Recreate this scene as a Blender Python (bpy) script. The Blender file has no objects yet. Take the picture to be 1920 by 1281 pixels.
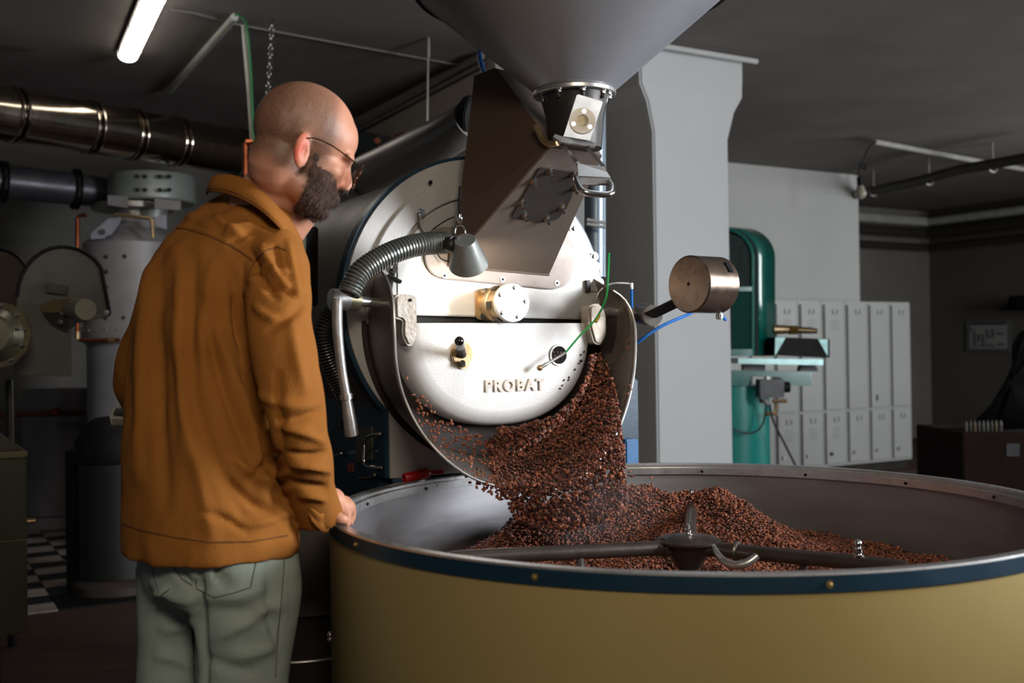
import bpy, bmesh, math, random
import numpy as np
from mathutils import Vector, Matrix, Quaternion, noise
from mathutils.bvhtree import BVHTree
sc = bpy.context.scene
col = sc.collection
random.seed(7); rng = np.random.default_rng(7)
V = Vector

# ------------------------------------------------------------------ camera
CAMZ = 1.31; FPX = 2000.0; PITCH = -0.0083; ROLL = -0.0139
_cr, _sr, _cp, _sp = math.cos(ROLL), math.sin(ROLL), math.cos(PITCH), math.sin(PITCH)
CR = V((_cr, _sr*_sp, _sr*_cp)); CU = V((-_sr, _cr*_sp, _cr*_cp)); CF = V((0, _cp, -_sp))
CAM = V((0, 0, CAMZ))
cam = bpy.data.cameras.new('camera'); camo = bpy.data.objects.new('camera', cam); col.objects.link(camo)
cam.sensor_width = 36.0; cam.lens = 36.0*FPX/1920.0; cam.clip_start = 0.05; cam.clip_end = 60
M = Matrix.Identity(4)
for i in range(3):
    M[i][0] = CR[i]; M[i][1] = CU[i]; M[i][2] = -CF[i]; M[i][3] = CAM[i]
camo.matrix_world = M
cam.dof.use_dof = True; cam.dof.focus_distance = 2.75; cam.dof.aperture_fstop = 3.5
sc.camera = camo
sc.view_settings.view_transform = 'Standard'; sc.view_settings.look = 'None'
sc.view_settings.gamma = 1; sc.view_settings.use_curve_mapping = False
sc.view_settings.exposure = 0.0

# ------------------------------------------------------------------ world and lights
w = bpy.data.worlds.new('world'); sc.world = w; w.use_nodes = True
w.node_tree.nodes['Background'].inputs[0].default_value = (0.75, 0.88, 1.0, 1)
w.node_tree.nodes['Background'].inputs[1].default_value = 0.085
def area(name, loc, target, sx, sy, power, color, spread=180):
    l = bpy.data.lights.new(name, 'AREA'); l.shape = 'RECTANGLE'; l.size = sx; l.size_y = sy
    l.energy = power; l.color = color; l.spread = math.radians(spread)
    o = bpy.data.objects.new(name, l); col.objects.link(o); o.location = loc
    o.rotation_euler = (V(target)-V(loc)).to_track_quat('-Z', 'Y').to_euler(); return o
# added unseen area lights: assumed daylight from the right, warm fill behind camera
area('assumed_daylight_key', (3.7, 1.7, 1.95), (-0.2, 2.7, 1.3), 1.5, 1.5, 255, (0.93, 0.96, 1.0))
area('assumed_daylight_room', (7.6, 7.4, 2.0), (2.2, 9.4, 1.4), 1.8, 1.8, 180, (0.98, 0.99, 1.0))
area('added_front_fill', (0.6, -1.2, 2.9), (0.3, 2.4, 1.0), 1.2, 0.6, 62, (1.0, 0.86, 0.68))

# ------------------------------------------------------------------ helpers
def at(px, py, D):
    d = CF + CR*((px-960)/FPX) + CU*(-(py-640.5)/FPX)
    return CAM + d*(D/d.y)
def onplane(px, py, P, N):
    d = CF + CR*((px-960)/FPX) + CU*(-(py-640.5)/FPX)
    return CAM + d*((P-CAM).dot(N)/d.dot(N))
def lin(c):
    if isinstance(c, str):
        c = tuple(int(c[i:i+2], 16)/255 for i in (0, 2, 4))
    return tuple((x/12.92 if x <= 0.04045 else ((x+0.055)/1.055)**2.4) for x in c)
MATS = {}
def mat(name, c, rough=0.5, metal=0.0, c2=None, scale=8.0, mix=0.5, bump=0.0, bscale=60.0, spec=0.5, rvar=0.1, stretch=None, coat=0.0):
    if name in MATS: return MATS[name]
    m = bpy.data.materials.new(name); m.use_nodes = True; nt = m.node_tree; N = nt.nodes; L = nt.links
    p = N['Principled BSDF']
    c = lin(c); c2 = lin(c2) if c2 else tuple(x*0.8 for x in c)
    tc = N.new('ShaderNodeTexCoord'); mp = N.new('ShaderNodeMapping'); L.new(tc.outputs['Object'], mp.inputs[0])
    if stretch: mp.inputs['Scale'].default_value = stretch
    n1 = N.new('ShaderNodeTexNoise'); n1.inputs['Scale'].default_value = scale; n1.inputs['Detail'].default_value = 6
    n1.inputs['Roughness'].default_value = 0.62
    L.new(mp.outputs[0], n1.inputs['Vector'])
    cr = N.new('ShaderNodeValToRGB'); cr.color_ramp.elements[0].position = 0.5-0.5*mix*0.6; cr.color_ramp.elements[1].position = 0.5+0.5*mix*0.6
    cr.color_ramp.elements[0].color = (*c, 1); cr.color_ramp.elements[1].color = (*c2, 1)
    L.new(n1.outputs[0], cr.inputs[0]); L.new(cr.outputs[0], p.inputs['Base Color'])
    p.inputs['Metallic'].default_value = metal; p.inputs['Specular IOR Level'].default_value = spec
    n2 = N.new('ShaderNodeTexNoise'); n2.inputs['Scale'].default_value = scale*2.7; n2.inputs['Detail'].default_value = 4
    L.new(mp.outputs[0], n2.inputs['Vector'])
    mr = N.new('ShaderNodeMapRange'); mr.inputs[3].default_value = max(0.02, rough-rvar); mr.inputs[4].default_value = min(1, rough+rvar)
    L.new(n2.outputs[0], mr.inputs[0]); L.new(mr.outputs[0], p.inputs['Roughness'])
    if coat: p.inputs['Coat Weight'].default_value = coat; p.inputs['Coat Roughness'].default_value = 0.15
    if bump:
        n3 = N.new('ShaderNodeTexNoise'); n3.inputs['Scale'].default_value = bscale; n3.inputs['Detail'].default_value = 5
        L.new(mp.outputs[0], n3.inputs['Vector'])
        b = N.new('ShaderNodeBump'); b.inputs['Strength'].default_value = bump; b.inputs['Distance'].default_value = 0.01
        L.new(n3.outputs[0], b.inputs['Height']); L.new(b.outputs[0], p.inputs['Normal'])
    MATS[name] = m; return m
def emis(name, c, s):
    m = bpy.data.materials.new(name); m.use_nodes = True; p = m.node_tree.nodes['Principled BSDF']
    p.inputs['Base Color'].default_value = (*lin(c), 1); p.inputs['Emission Color'].default_value = (*lin(c), 1)
    p.inputs['Emission Strength'].default_value = s; MATS[name] = m; return m

def empty(name, loc, label, cat, group=None):
    o = bpy.data.objects.new(name, None); col.objects.link(o); o.location = loc; o.empty_display_size = 0.05
    o['label'] = label; o['category'] = cat
    if group: o['group'] = group
    return o
def tag(o, label, cat, group=None, kind=None):
    o['label'] = label; o['category'] = cat
    if group: o['group'] = group
    if kind: o['kind'] = kind
    return o
def wloc(o):
    p = V((0, 0, 0))
    while o is not None: p += V(o.location); o = o.parent
    return p
def link(name, verts, faces, m, parent=None, smooth=True, kind=None, label=None, bevel=0, seg=2, auto=40, origin=None):
    me = bpy.data.meshes.new(name)
    off = wloc(parent) if parent else V((0, 0, 0))
    if origin is not None: off = V(origin)
    va = np.asarray([tuple(v) for v in verts], dtype=np.float64) if not isinstance(verts, np.ndarray) else verts
    va = va - np.array(off)
    me.from_pydata(va.tolist(), [], [list(f) for f in faces]); me.update()
    bm = bmesh.new(); bm.from_mesh(me); bmesh.ops.remove_doubles(bm, verts=bm.verts, dist=1e-6)
    bmesh.ops.recalc_face_normals(bm, faces=bm.faces)
    if bevel:
        es = [e for e in bm.edges if len(e.link_faces) == 2 and e.calc_face_angle(0) > 0.6]
        if es: bmesh.ops.bevel(bm, geom=es, offset=bevel, segments=seg, affect='EDGES', clamp_overlap=True)
    if smooth:
        for f in bm.faces: f.smooth = True
        for e in bm.edges:
            if len(e.link_faces) == 2 and e.calc_face_angle(0) > math.radians(auto): e.smooth = False
    bm.to_mesh(me); bm.free()
    me.materials.append(m)
    o = bpy.data.objects.new(name, me); col.objects.link(o)
    if parent:
        o.parent = parent
        if origin is not None: o.location = off - wloc(parent)
    elif origin is not None: o.location = off
    if kind: o['kind'] = kind
    if label: o['label'] = label
    return o
def basis(d):
    d = V(d).normalized(); a = V((0, 0, 1)) if abs(d.z) < 0.9 else V((1, 0, 0))
    x = a.cross(d).normalized(); y = d.cross(x); return x, y, d
class MB:
    def __init__(s): s.v = []; s.f = []
    def add(s, vs, fs):
        n = len(s.v); s.v += [V(v) for v in vs]; s.f += [[i+n for i in f] for f in fs]; return s
    def hexa(s, p):   # 8 points: bottom 4, top 4
        return s.add(p, [(0,3,2,1), (4,5,6,7), (0,1,5,4), (1,2,6,5), (2,3,7,6), (3,0,4,7)])
    def box(s, c, sz, X=(1,0,0), Y=(0,1,0), Z=(0,0,1)):
        c = V(c); X, Y, Z = V(X)*sz[0]/2, V(Y)*sz[1]/2, V(Z)*sz[2]/2
        return s.hexa([c-X-Y-Z, c+X-Y-Z, c+X+Y-Z, c-X+Y-Z, c-X-Y+Z, c+X-Y+Z, c+X+Y+Z, c-X+Y+Z])
    def cyl(s, a, b, r, r2=None, n=20, cap=True):
        return s.lathe(a, V(b)-V(a), [(r, 0), (r if r2 is None else r2, (V(b)-V(a)).length)], n, cap)
    def lathe(s, o, axis, prof, n=32, cap=True, a0=0, a1=2*math.pi):
        x, y, d = basis(axis); o = V(o); full = abs(a1-a0-2*math.pi) < 1e-6
        k = n if full else n+1; vs = []; fs = []
        for (r, h) in prof:
            for i in range(k):
                a = a0+(a1-a0)*i/n; vs.append(o+d*h+(x*math.cos(a)+y*math.sin(a))*r)
        for j in range(len(prof)-1):
            for i in range(n if full else n):
                i2 = (i+1) % k; fs.append((j*k+i, j*k+i2, (j+1)*k+i2, (j+1)*k+i))
        if cap and full:
            fs.append(tuple(range(k-1, -1, -1))); fs.append(tuple((len(prof)-1)*k+i for i in range(k)))
        return s.add(vs, fs)
    def tube(s, pts, r, n=10, sub=6, cap=True, spline=True):
        pts = [V(p) for p in pts]
        rr = r if isinstance(r, (list, tuple)) else [r]*len(pts)
        if spline and len(pts) > 2:
            P = []; R = []
            for i in range(len(pts)-1):
                p0 = pts[max(i-1, 0)]; p1 = pts[i]; p2 = pts[i+1]; p3 = pts[min(i+2, len(pts)-1)]
                for k in range(sub):
                    t = k/sub
                    P.append(0.5*((2*p1)+(-p0+p2)*t+(2*p0-5*p1+4*p2-p3)*t*t+(-p0+3*p1-3*p2+p3)*t**3)); R.append(rr[i]*(1-t)+rr[i+1]*t)
            P.append(pts[-1]); R.append(rr[-1]); pts = P; rr = R
        x, y, d = basis(pts[1]-pts[0]); vs = []; fs = []
        for i, p in enumerate(pts):
            t = (pts[min(i+1, len(pts)-1)]-pts[max(i-1, 0)]).normalized()
            q = d.rotation_difference(t); x = q @ x; y = q @ y; d = t
            for k in range(n):
                a = 2*math.pi*k/n; vs.append(p+(x*math.cos(a)+y*math.sin(a))*rr[i])
        for i in range(len(pts)-1):
            for k in range(n): fs.append((i*n+k, i*n+(k+1) % n, (i+1)*n+(k+1) % n, (i+1)*n+k))
        if cap: fs.append(tuple(range(n-1, -1, -1))); fs.append(tuple((len(pts)-1)*n+k for k in range(n)))
        return s.add(vs, fs)
    def prism(s, poly, d):    # poly: world points, extruded by vector d
        n = len(poly); d = V(d); vs = [V(p) for p in poly]+[V(p)+d for p in poly]
        fs = [tuple(range(n-1, -1, -1)), tuple(range(n, 2*n))]+[(i, (i+1) % n, n+(i+1) % n, n+i) for i in range(n)]
        return s.add(vs, fs)
    def strip(s, A, B):       # surface between two polylines
        n = len(A); return s.add(list(A)+list(B), [(i, i+1, n+i+1, n+i) for i in range(n-1)])
    def ball(s, c, r, X=(1,0,0), Y=(0,1,0), Z=(0,0,1), n=16, m=10):
        r = r if isinstance(r, (list, tuple)) else (r, r, r); c = V(c); X, Y, Z = V(X)*r[0], V(Y)*r[1], V(Z)*r[2]; vs = [c-Z]; fs = []
        for j in range(1, m):
            b = -math.pi/2+math.pi*j/m
            for i in range(n):
                a = 2*math.pi*i/n; vs.append(c+X*math.cos(a)*math.cos(b)+Y*math.sin(a)*math.cos(b)+Z*math.sin(b))
        vs.append(c+Z)
        for i in range(n):
            fs.append((0, 1+(i+1) % n, 1+i)); fs.append((len(vs)-1, 1+(m-2)*n+i, 1+(m-2)*n+(i+1) % n))
            for j in range(m-2): fs.append((1+j*n+i, 1+j*n+(i+1) % n, 1+(j+1)*n+(i+1) % n, 1+(j+1)*n+i))
        return s.add(vs, fs)
    def torus(s, c, axis, R, r, n=40, m=8, a0=0, a1=2*math.pi):
        x, y, d = basis(axis); full = abs(a1-a0-2*math.pi) < 1e-6; c = V(c)
        pts = [c+(x*math.cos(a0+(a1-a0)*i/n)+y*math.sin(a0+(a1-a0)*i/n))*R for i in range(n+1)]
        return s.tube(pts, r, m, spline=False, cap=not full)
    def build(s, name, m, parent=None, **k): return link(name, s.v, s.f, m, parent, **k)
def solid(o, t, off=0):
    md = o.modifiers.new('solid', 'SOLIDIFY'); md.thickness = t; md.offset = off; return o
def subs(o, n=1):
    md = o.modifiers.new('sub', 'SUBSURF'); md.levels = n; md.render_levels = n; return o
def hexbolt(P, nrm, r=0.006, h=0.005, stud=0.0):
    m = MB(); P = V(P); nrm = V(nrm).normalized(); m.cyl(P-nrm*0.001, P+nrm*h, r, n=6)
    if stud: m.cyl(P, P+nrm*(h+stud), r*0.55, n=8)
    m.cyl(P-nrm*.001, P+nrm*0.0012, r*1.45, n=14)
    return m
TH = math.radians(30)
A = V((math.cos(TH), math.sin(TH), 0)); B = V((-math.sin(TH), math.cos(TH), 0)); Nn = -B; Z = V((0, 0, 1))
# palette
steel = mat('brushed_steel', 'a9a9a8', 0.36, 0.9, 'c4c3c0', 14, 0.8, 0.02, 90)
plate = mat('cast_aluminium_plate', 'b9b8b6', 0.40, 0.35, 'a9a7a3', 6, 0.9, 0.03, 160)
grey_m = mat('grey_steel', '77746f', 0.42, 0.7, '8a8781', 6, 0.8, 0.03, 60)
dark_m = mat('dark_iron', '2a2928', 0.45, 0.5, '383532', 9, 0.8, 0.08, 80)
black = mat('black_rubber', '0c0c0d', 0.6, 0.0, '121212', 9, spec=0.2)
chrome = mat('polished_chrome', 'd2d2d2', 0.14, 1.0, 'bcbcbc', 9, 0.6, rvar=0.06)
bronze = mat('heat_stained_bronze', '96784f', 0.38, 0.75, 'a89577', 18, 0.8, 0.05, 90)
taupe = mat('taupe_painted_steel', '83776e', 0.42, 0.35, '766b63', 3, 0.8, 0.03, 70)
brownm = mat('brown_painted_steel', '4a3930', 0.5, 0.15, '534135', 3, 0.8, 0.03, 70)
bluep = mat('blue_machine_paint', '0b2636', 0.4, 0.1, '0e3044', 4, 0.9, 0.04, 50)
cream = mat('cream_machine_paint', '9a8858', 0.42, 0.0, '8d7d50', 1.6, 0.9, 0.03, 40)
wallp = mat('wall_plaster', '615f5b', 0.88, 0, '716e69', 1.3, 0.9, 0.12, 24)
wallw = mat('white_plaster', 'a9acaa', 0.85, 0, 'b6b8b6', 1.1, 0.9, 0.12, 24)
copper = mat('copper_pipe', 'a85a38', 0.35, 0.9, '7c4028', 12, 0.8)
def darkm(): return dark_m
# ------------------------------------------------------------------ room
CEIL = 3.2
def struct(name, mb, m, parent=None, **k):
    return mb.build(name, m, parent, kind=None if parent else 'structure', smooth=False, **k)
floor_m = mat('worn_red_floor', '4a3128', 0.62, 0.0, '33231d', 2.6, 0.9, 0.15, 20, stretch=(0.6, 2.2, 1))
ceil_m = mat('ceiling_plaster', '7b7571', 0.9, 0, '5c5752', 0.8, 0.95, 0.15, 12)
flo = struct('floor', MB().box((2, 7.5, -0.05), (24, 22, 0.1)), floor_m)
cl = struct('ceiling', MB().box((2, 8.0, CEIL+0.05), (24, 21, 0.1)), ceil_m)
def wall(name, p, q, m, th=0.15, z1=CEIL, z0=0.0):
    p = V(p); q = V(q); d = (q-p).normalized(); nn = V((d.y, -d.x, 0))
    if nn.dot(V((p.x, p.y, 0))) < 0: nn = -nn
    return struct(name, MB().prism([V((p.x,p.y,z0)), V((q.x,q.y,z0)), V((q.x,q.y,z1)), V((p.x,p.y,z1))], nn*th), m)
G = lambda px, D: V((at(px, 640, D).x, D, 0))
# far left wall, facing the camera, and the wall running away from us beside the roaster
pL = G(100, 9.3)
wall('wall_back', pL-A*3.2, pL+A*2.3, wallp)
q0 = G(900, 6.8)
wall('wall_left', q0-B*0.25, q0+B*5.2, mat('wall_left_plaster', '8d857d', 0.85, 0, '7d766f', 1.3, 0.9, 0.12, 24))
pK = G(1372, 10.9)
wall('wall_far', pK-A*2.2, G(1608, 11.8)+A*0.0, wallw)
wall('wall_recess', G(1608, 14.4)-A*0.8, G(1745, 15.2), wallp)
wall('wall_far_side', G(1608, 11.8)-A*0.08+B*0.02, G(1608, 11.8)+B*2.9-A*0.08, wallw)
cR = G(1745, 15.2)
wall('wall_right', cR, cR-B*9.0, mat('wall_right_plaster', '57534c', 0.9, 0, '4a4640', 1.0, 0.9, 0.1, 20))
# added unseen block, keeps the added key light off the outer side of the tray
struct('unseen_light_block', MB().box((1.95, 1.35, .59), (.12, 2.3, 1.18)), wallp)
# pillar
pm = mat('pillar_paint', 'aeb1b3', 0.8, 0, 'b9bbbc', 0.9, 0.9, 0.10, 30)
PD = 6.6
pa = G(1231, PD); pw = None
def alongA(p, px):   # walk from p along A until the screen column px
    k = (px-960)/FPX; t = (k*p.y-p.x)/(A.x-k*A.y); return p+A*t
def alongB(p, px):
    k = (px-960)/FPX; t = (k*p.y-p.x)/(B.x-k*B.y); return p+B*t
pb = alongA(pa, 1372); pc = alongB(pa, 1128)
dl = pc-pa; dr = pb-pa
def zat(py, D, px=1300): return at(px, py, D).z
sec = [(0, 0.0), (zat(245, PD), 0.0), (zat(190, PD), 0.05), (zat(160, PD), 0.11), (zat(120, PD), 0.115), (CEIL, 0.115)]
mb = MB(); n = dr.normalized(); bdir = dl.normalized(); vs = []
for (z, e) in sec:
    # faces: front a->b, back
    P = [pa-n*e-bdir*e*0.2, pb+n*e-bdir*e*0.2, pb+n*e+dl+bdir*e, pa-n*e+dl+bdir*e]
    vs += [V((p.x, p.y, z)) for p in P]
fs = []
for j in range(len(sec)-1):
    for i in range(4): fs.append((j*4+i, j*4+(i+1) % 4, j*4+4+(i+1) % 4, j*4+4+i))
fs.append((3, 2, 1, 0)); k = 4*(len(sec)-1); fs.append((k, k+1, k+2, k+3)); mb.add(vs, fs)
struct('pillar', mb, pm, bevel=0.012)
struct('trim_1', MB().tube([V((pa-n*.15-bdir*.1).to_tuple())+Z*(CEIL-.04), V((pb+n*.16-bdir*.1).to_tuple())+Z*(CEIL-.04)], 0.018, 8), wallw)
# ------------------------------------------------------------------ cooling tray
TX, TY, TR, TZ = 0.385, 2.373, 0.788, 0.97
TC = V((TX, TY, 0))
tray = empty('cooling_tray', (TX, TY, 0), 'huge round cream cooling tray with blue band and steel rim holding coffee beans', 'cooling tray')
mb = MB().lathe(TC+Z*0.42, Z, [(0.70, 0), (TR-.012, 0.0), (TR-.004, .01), (TR-.004, TZ-.42-.026)], 128, cap=False)
mb.build('outer_wall', cream, tray)
MB().lathe(TC, Z, [(TR-.004, TZ-.028), (TR, TZ-.027), (TR, TZ-.002), (TR-.004, TZ-.0015)], 160, cap=False).build('blue_band', bluep, tray, auto=30)
rimm = mat('tray_rim_steel', 'b3b3b4', 0.3, 0.85, 'c9c9c9', 20, 0.7, 0.02, 80)
MB().lathe(TC, Z, [(TR-.002, TZ-.004), (TR, TZ-.001), (TR-.003, TZ+.002), (TR-.022, TZ+.002), (TR-.025, TZ-.002), (TR-.025, TZ-.02)], 160, cap=False).build('rim_flange', rimm, tray, auto=30)
inner_m = mat('tray_inner_steel', '98979a', 0.42, 0.75, '868488', 4, 0.8, 0.03, 120, stretch=(1, 1, 6))
MB().lathe(TC, Z, [(TR-.0255, TZ-.012), (TR-.028, TZ-.2), (TR-.03, TZ-.2251)], 160, cap=False).build('inner_wall', inner_m, tray)
MB().lathe(TC, Z, [(TR-.024, TZ-.0275), (TR-.036, TZ-.029), (TR-.036, TZ-.010), (TR-.030, TZ-.009), (TR-.026, TZ-.012)], 160, cap=False).build('inner_lip', rimm, tray, auto=30)
MB().lathe(TC+Z*(TZ-.235), Z, [(0.001, 0), (TR-.02, 0), (TR-.02, .006), (0.001, .006)], 96, cap=False).build('sieve_floor', grey_m, tray)
MB().lathe(TC, Z, [(0.42, 0.0), (0.42, 0.06), (0.36, 0.08), (0.36, 0.36), (0.68, 0.421)], 64).build('pedestal', dark_m, tray)
scr = mat('brass_screw', 'a58b55', 0.4, 0.7)
for a in np.radians(np.arange(-84.0, 275, 32.727)):
    d = V((math.cos(a), math.sin(a), 0))
    MB().cyl(TC+d*(TR-.001)+Z*(TZ-.0145), TC+d*(TR+.0018)+Z*(TZ-.0145), .0055, n=14).ball(TC+d*(TR+.0018)+Z*(TZ-.0145), .003, n=8, m=6).build('screw', scr, tray)
for a in np.radians(np.arange(10, 360, 22.5)):
    d = V((math.cos(a), math.sin(a), 0))
    MB().cyl(TC+d*(TR-.036)+Z*(TZ-.02), TC+d*(TR-.039)+Z*(TZ-.02), .004, n=10).build('lip_screw', black, tray)
for px, py in ((629, 1213), (628, 1222)):
    d = V((-math.cos(.1), -math.sin(.1), 0)); P = TC+d*(TR-.004)+Z*at(px, py, 2.2).z
    MB().ball(P+d*.004, .007, n=10, m=8).build('rivet', steel, tray)

# ------------------------------------------------------------------ roaster frame of reference
F0 = at(906, 572, 2.95)
def FP(u, v, s=0.0): return F0+A*u+Z*v+Nn*s
def on(px, py, s=0.0): return onplane(px, py, F0+Nn*s, Nn)
def uv(px, py, s=0.0):
    d = on(px, py, s)-F0; return d.dot(A), d.z
RD = 0.412
DC = uv(935, 605)

# ------------------------------------------------------------------ bean shapes
def bean_unit(n=8):
    vs = [(0, 0, -1)]; lv = [-0.62, 0.0, 0.62]
    rows = []
    for z in lv:
        r = math.sqrt(1-z*z); rows.append([(r*math.cos(2*math.pi*i/n), r*math.sin(2*math.pi*i/n), z) for i in range(n)])
    vs = [(0, 0, -1)]+sum(rows, [])+[(0, 0, 1)]
    fs = []
    for i in range(n):
        fs.append((0, 1+(i+1) % n, 1+i)); fs.append((1+3*n, 1+2*n+i, 1+2*n+(i+1) % n))
        for j in range(2): fs += [(1+j*n+i, 1+j*n+(i+1) % n, 1+(j+1)*n+(i+1) % n, 1+(j+1)*n+i)]
    va = np.array(vs, float)
    # long axis = x, flat side at -y with a groove
    va = va[:, [2, 0, 1]]
    va[:, 1] = np.where(va[:, 1] < 0, va[:, 1]*0.45, va[:, 1])
    gr = (np.abs(va[:, 2]) < 0.2) & (va[:, 1] < -0.1)
    va[gr, 1] += 0.38
    va *= np.array([0.0052, 0.0032, 0.0039])
    return va, fs
BV, BF = bean_unit(8)
def bean_material():
    m = bpy.data.materials.new('roasted_bean'); m.use_nodes = True; N = m.node_tree.nodes; L = m.node_tree.links; p = N['Principled BSDF']
    at_ = N.new('ShaderNodeAttribute'); at_.attribute_name = 'tone'
    cr = N.new('ShaderNodeValToRGB'); e = cr.color_ramp.elements
    e[0].color = (*lin('43200f'), 1); e[1].color = (*lin('b0623a'), 1); e.new(0.5).color = (*lin('7d3f26'), 1)
    L.new(at_.outputs['Fac'], cr.inputs[0])
    tc = N.new('ShaderNodeTexCoord'); nz = N.new('ShaderNodeTexNoise'); nz.inputs['Scale'].default_value = 420
    L.new(tc.outputs['Object'], nz.inputs['Vector'])
    mx = N.new('ShaderNodeMix'); mx.data_type = 'RGBA'; mx.blend_type = 'MULTIPLY'; mx.inputs['Factor'].default_value = 0.5
    L.new(cr.outputs[0], mx.inputs['A']); L.new(nz.outputs['Color'], mx.inputs['B']); 
    b2 = N.new('ShaderNodeBrightContrast'); b2.inputs['Bright'].default_value = 0.02; L.new(mx.outputs['Result'], b2.inputs[0])
    L.new(b2.outputs[0], p.inputs['Base Color'])
    p.inputs['Roughness'].default_value = 0.42; p.inputs['Specular IOR Level'].default_value = 0.35
    return m
beanm = bean_material()
def beans_mesh(name, P, R, S, m, base=None, parent=None):
    """P (n,3) centres, R (n,3,3) rotations, S (n) scale; every bean is its own closed shell in one mesh"""
    n = len(P); k = len(BV)
    X = np.einsum('nij,kj->nki', R, BV)*S[:, None, None]+P[:, None, :]
    vv = X.reshape(-1, 3); tone = np.repeat(rng.random(n)**1.1, k)
    loops = []; starts = []; tot = []; 
    f3 = np.array([f for f in BF if len(f) == 3]); f4 = np.array([f for f in BF if len(f) == 4])
    off = (np.arange(n)*k)[:, None, None]
    l3 = (f3[None]+off).reshape(-1); l4 = (f4[None]+off).reshape(-1)
    loops = np.concatenate([l3, l4]); tot = np.concatenate([np.full(len(l3)//3, 3), np.full(len(l4)//4, 4)])
    if base is not None:
        bv, bf = base; o = len(vv); vv = np.vstack([vv, bv]); loops = np.concatenate([loops, (np.array(bf)+o).reshape(-1)])
        tot = np.concatenate([tot, np.full(len(bf), 4)]); tone = np.concatenate([tone, np.zeros(len(bv))])
    starts = np.concatenate([[0], np.cumsum(tot)[:-1]])
    me = bpy.data.meshes.new(name); me.vertices.add(len(vv)); me.vertices.foreach_set('co', vv.astype(np.float32).ravel())
    me.loops.add(len(loops)); me.loops.foreach_set('vertex_index', loops.astype(np.int32))
    me.polygons.add(len(tot)); me.polygons.foreach_set('loop_start', starts.astype(np.int32)); me.polygons.foreach_set('loop_total', tot.astype(np.int32))
    me.polygons.foreach_set('use_smooth', np.ones(len(tot), bool))
    me.update(calc_edges=True); me.validate()
    a = me.attributes.new('tone', 'FLOAT', 'POINT'); a.data.foreach_set('value', tone.astype(np.float32))
    me.materials.append(m); o = bpy.data.objects.new(name, me); col.objects.link(o); return o
def rand_rot(n):
    q = rng.normal(size=(n, 4)); q /= np.linalg.norm(q, axis=1)[:, None]; w_, x, y, z = q.T
    return np.stack([np.stack([1-2*(y*y+z*z), 2*(x*y-z*w_), 2*(x*z+y*w_)], -1), np.stack([2*(x*y+z*w_), 1-2*(x*x+z*z), 2*(y*z-x*w_)], -1),
                     np.stack([2*(x*z-y*w_), 2*(y*z+x*w_), 1-2*(x*x+y*y)], -1)], 1)
def flat_rot(n, tilt=0.5):
    # beans lying: flat side down or up, random heading, tilted
    a = rng.random(n)*2*np.pi; fl = np.where(rng.random(n) < 0.5, 1, -1)
    c, s = np.cos(a), np.sin(a); z = np.zeros(n)
    R = np.stack([np.stack([c, -s*0, -s*1], -1), np.stack([s, z, c], -1), np.stack([z, fl*1.0, z], -1)], 1)
    R[:, :, 2] *= fl[:, None]
    t = rng.normal(size=(n, 3))*tilt
    out = R.copy()
    K = np.zeros((n, 3, 3)); K[:, 0, 1] = -t[:, 2]; K[:, 0, 2] = t[:, 1]; K[:, 1, 0] = t[:, 2]; K[:, 1, 2] = -t[:, 0]; K[:, 2, 0] = -t[:, 1]; K[:, 2, 1] = t[:, 0]
    th = np.linalg.norm(t, axis=1)+1e-9; K /= th[:, None, None]
    E = np.eye(3)[None]+np.sin(th)[:, None, None]*K+(1-np.cos(th))[:, None, None]*(K@K)
    return E@out
# bumps: (world xy of the crest, height, radius x, radius y)
def gz(px, D): p = at(px, 900, D); return p.x, p.y
BUMPS = [(*gz(1080, 2.86), .115, .20, .20), (*gz(1215, 2.93), .105, .13, .15), (*gz(1345, 2.92), .112, .115, .13), (*gz(1450, 2.8), .045, .18, .18),
         (*gz(1270, 2.60), -.02, .10, .10), (*gz(980, 2.72), .06, .16, .14), (*gz(1345, 2.45), .03, .16, .10)]
def bean_z(x, y):
    z = np.full_like(x, 0.772)
    for bx, by, h, rx, ry in BUMPS: z = z+h*np.exp(-((x-bx)/rx)**2-((y-by)/ry)**2)
    z = z+0.006*np.sin(x*23+y*11)+0.005*np.sin(y*31-x*17)+0.004*np.sin(x*61+1.3)*np.sin(y*53)
    r = np.hypot(x-TX, y-TY)
    # bare sheet wall on the left: the pile thins out towards it
    le = np.clip((-(x-TX)-0.40)/0.33, 0, 1); z = z-0.075*le
    return z
g = 0.0066
gx, gy = np.meshgrid(np.arange(TX-TR, TX+TR, g), np.arange(TY-TR, TY+TR, g)); gx = gx.ravel(); gy = gy.ravel()
gx = gx+rng.uniform(-.003, .003, gx.shape); gy = gy+rng.uniform(-.003, .003, gy.shape)
k = (np.hypot(gx-TX, gy-TY) < TR-.037) & (gy > 2.02) & (np.hypot(gx-TX, gy-TY) > 0.05)
gx, gy = gx[k], gy[k]
bz = bean_z(gx, gy)+rng.uniform(-.0022, .0028, gx.shape)
P1 = np.stack([gx, gy, bz], 1)
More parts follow.
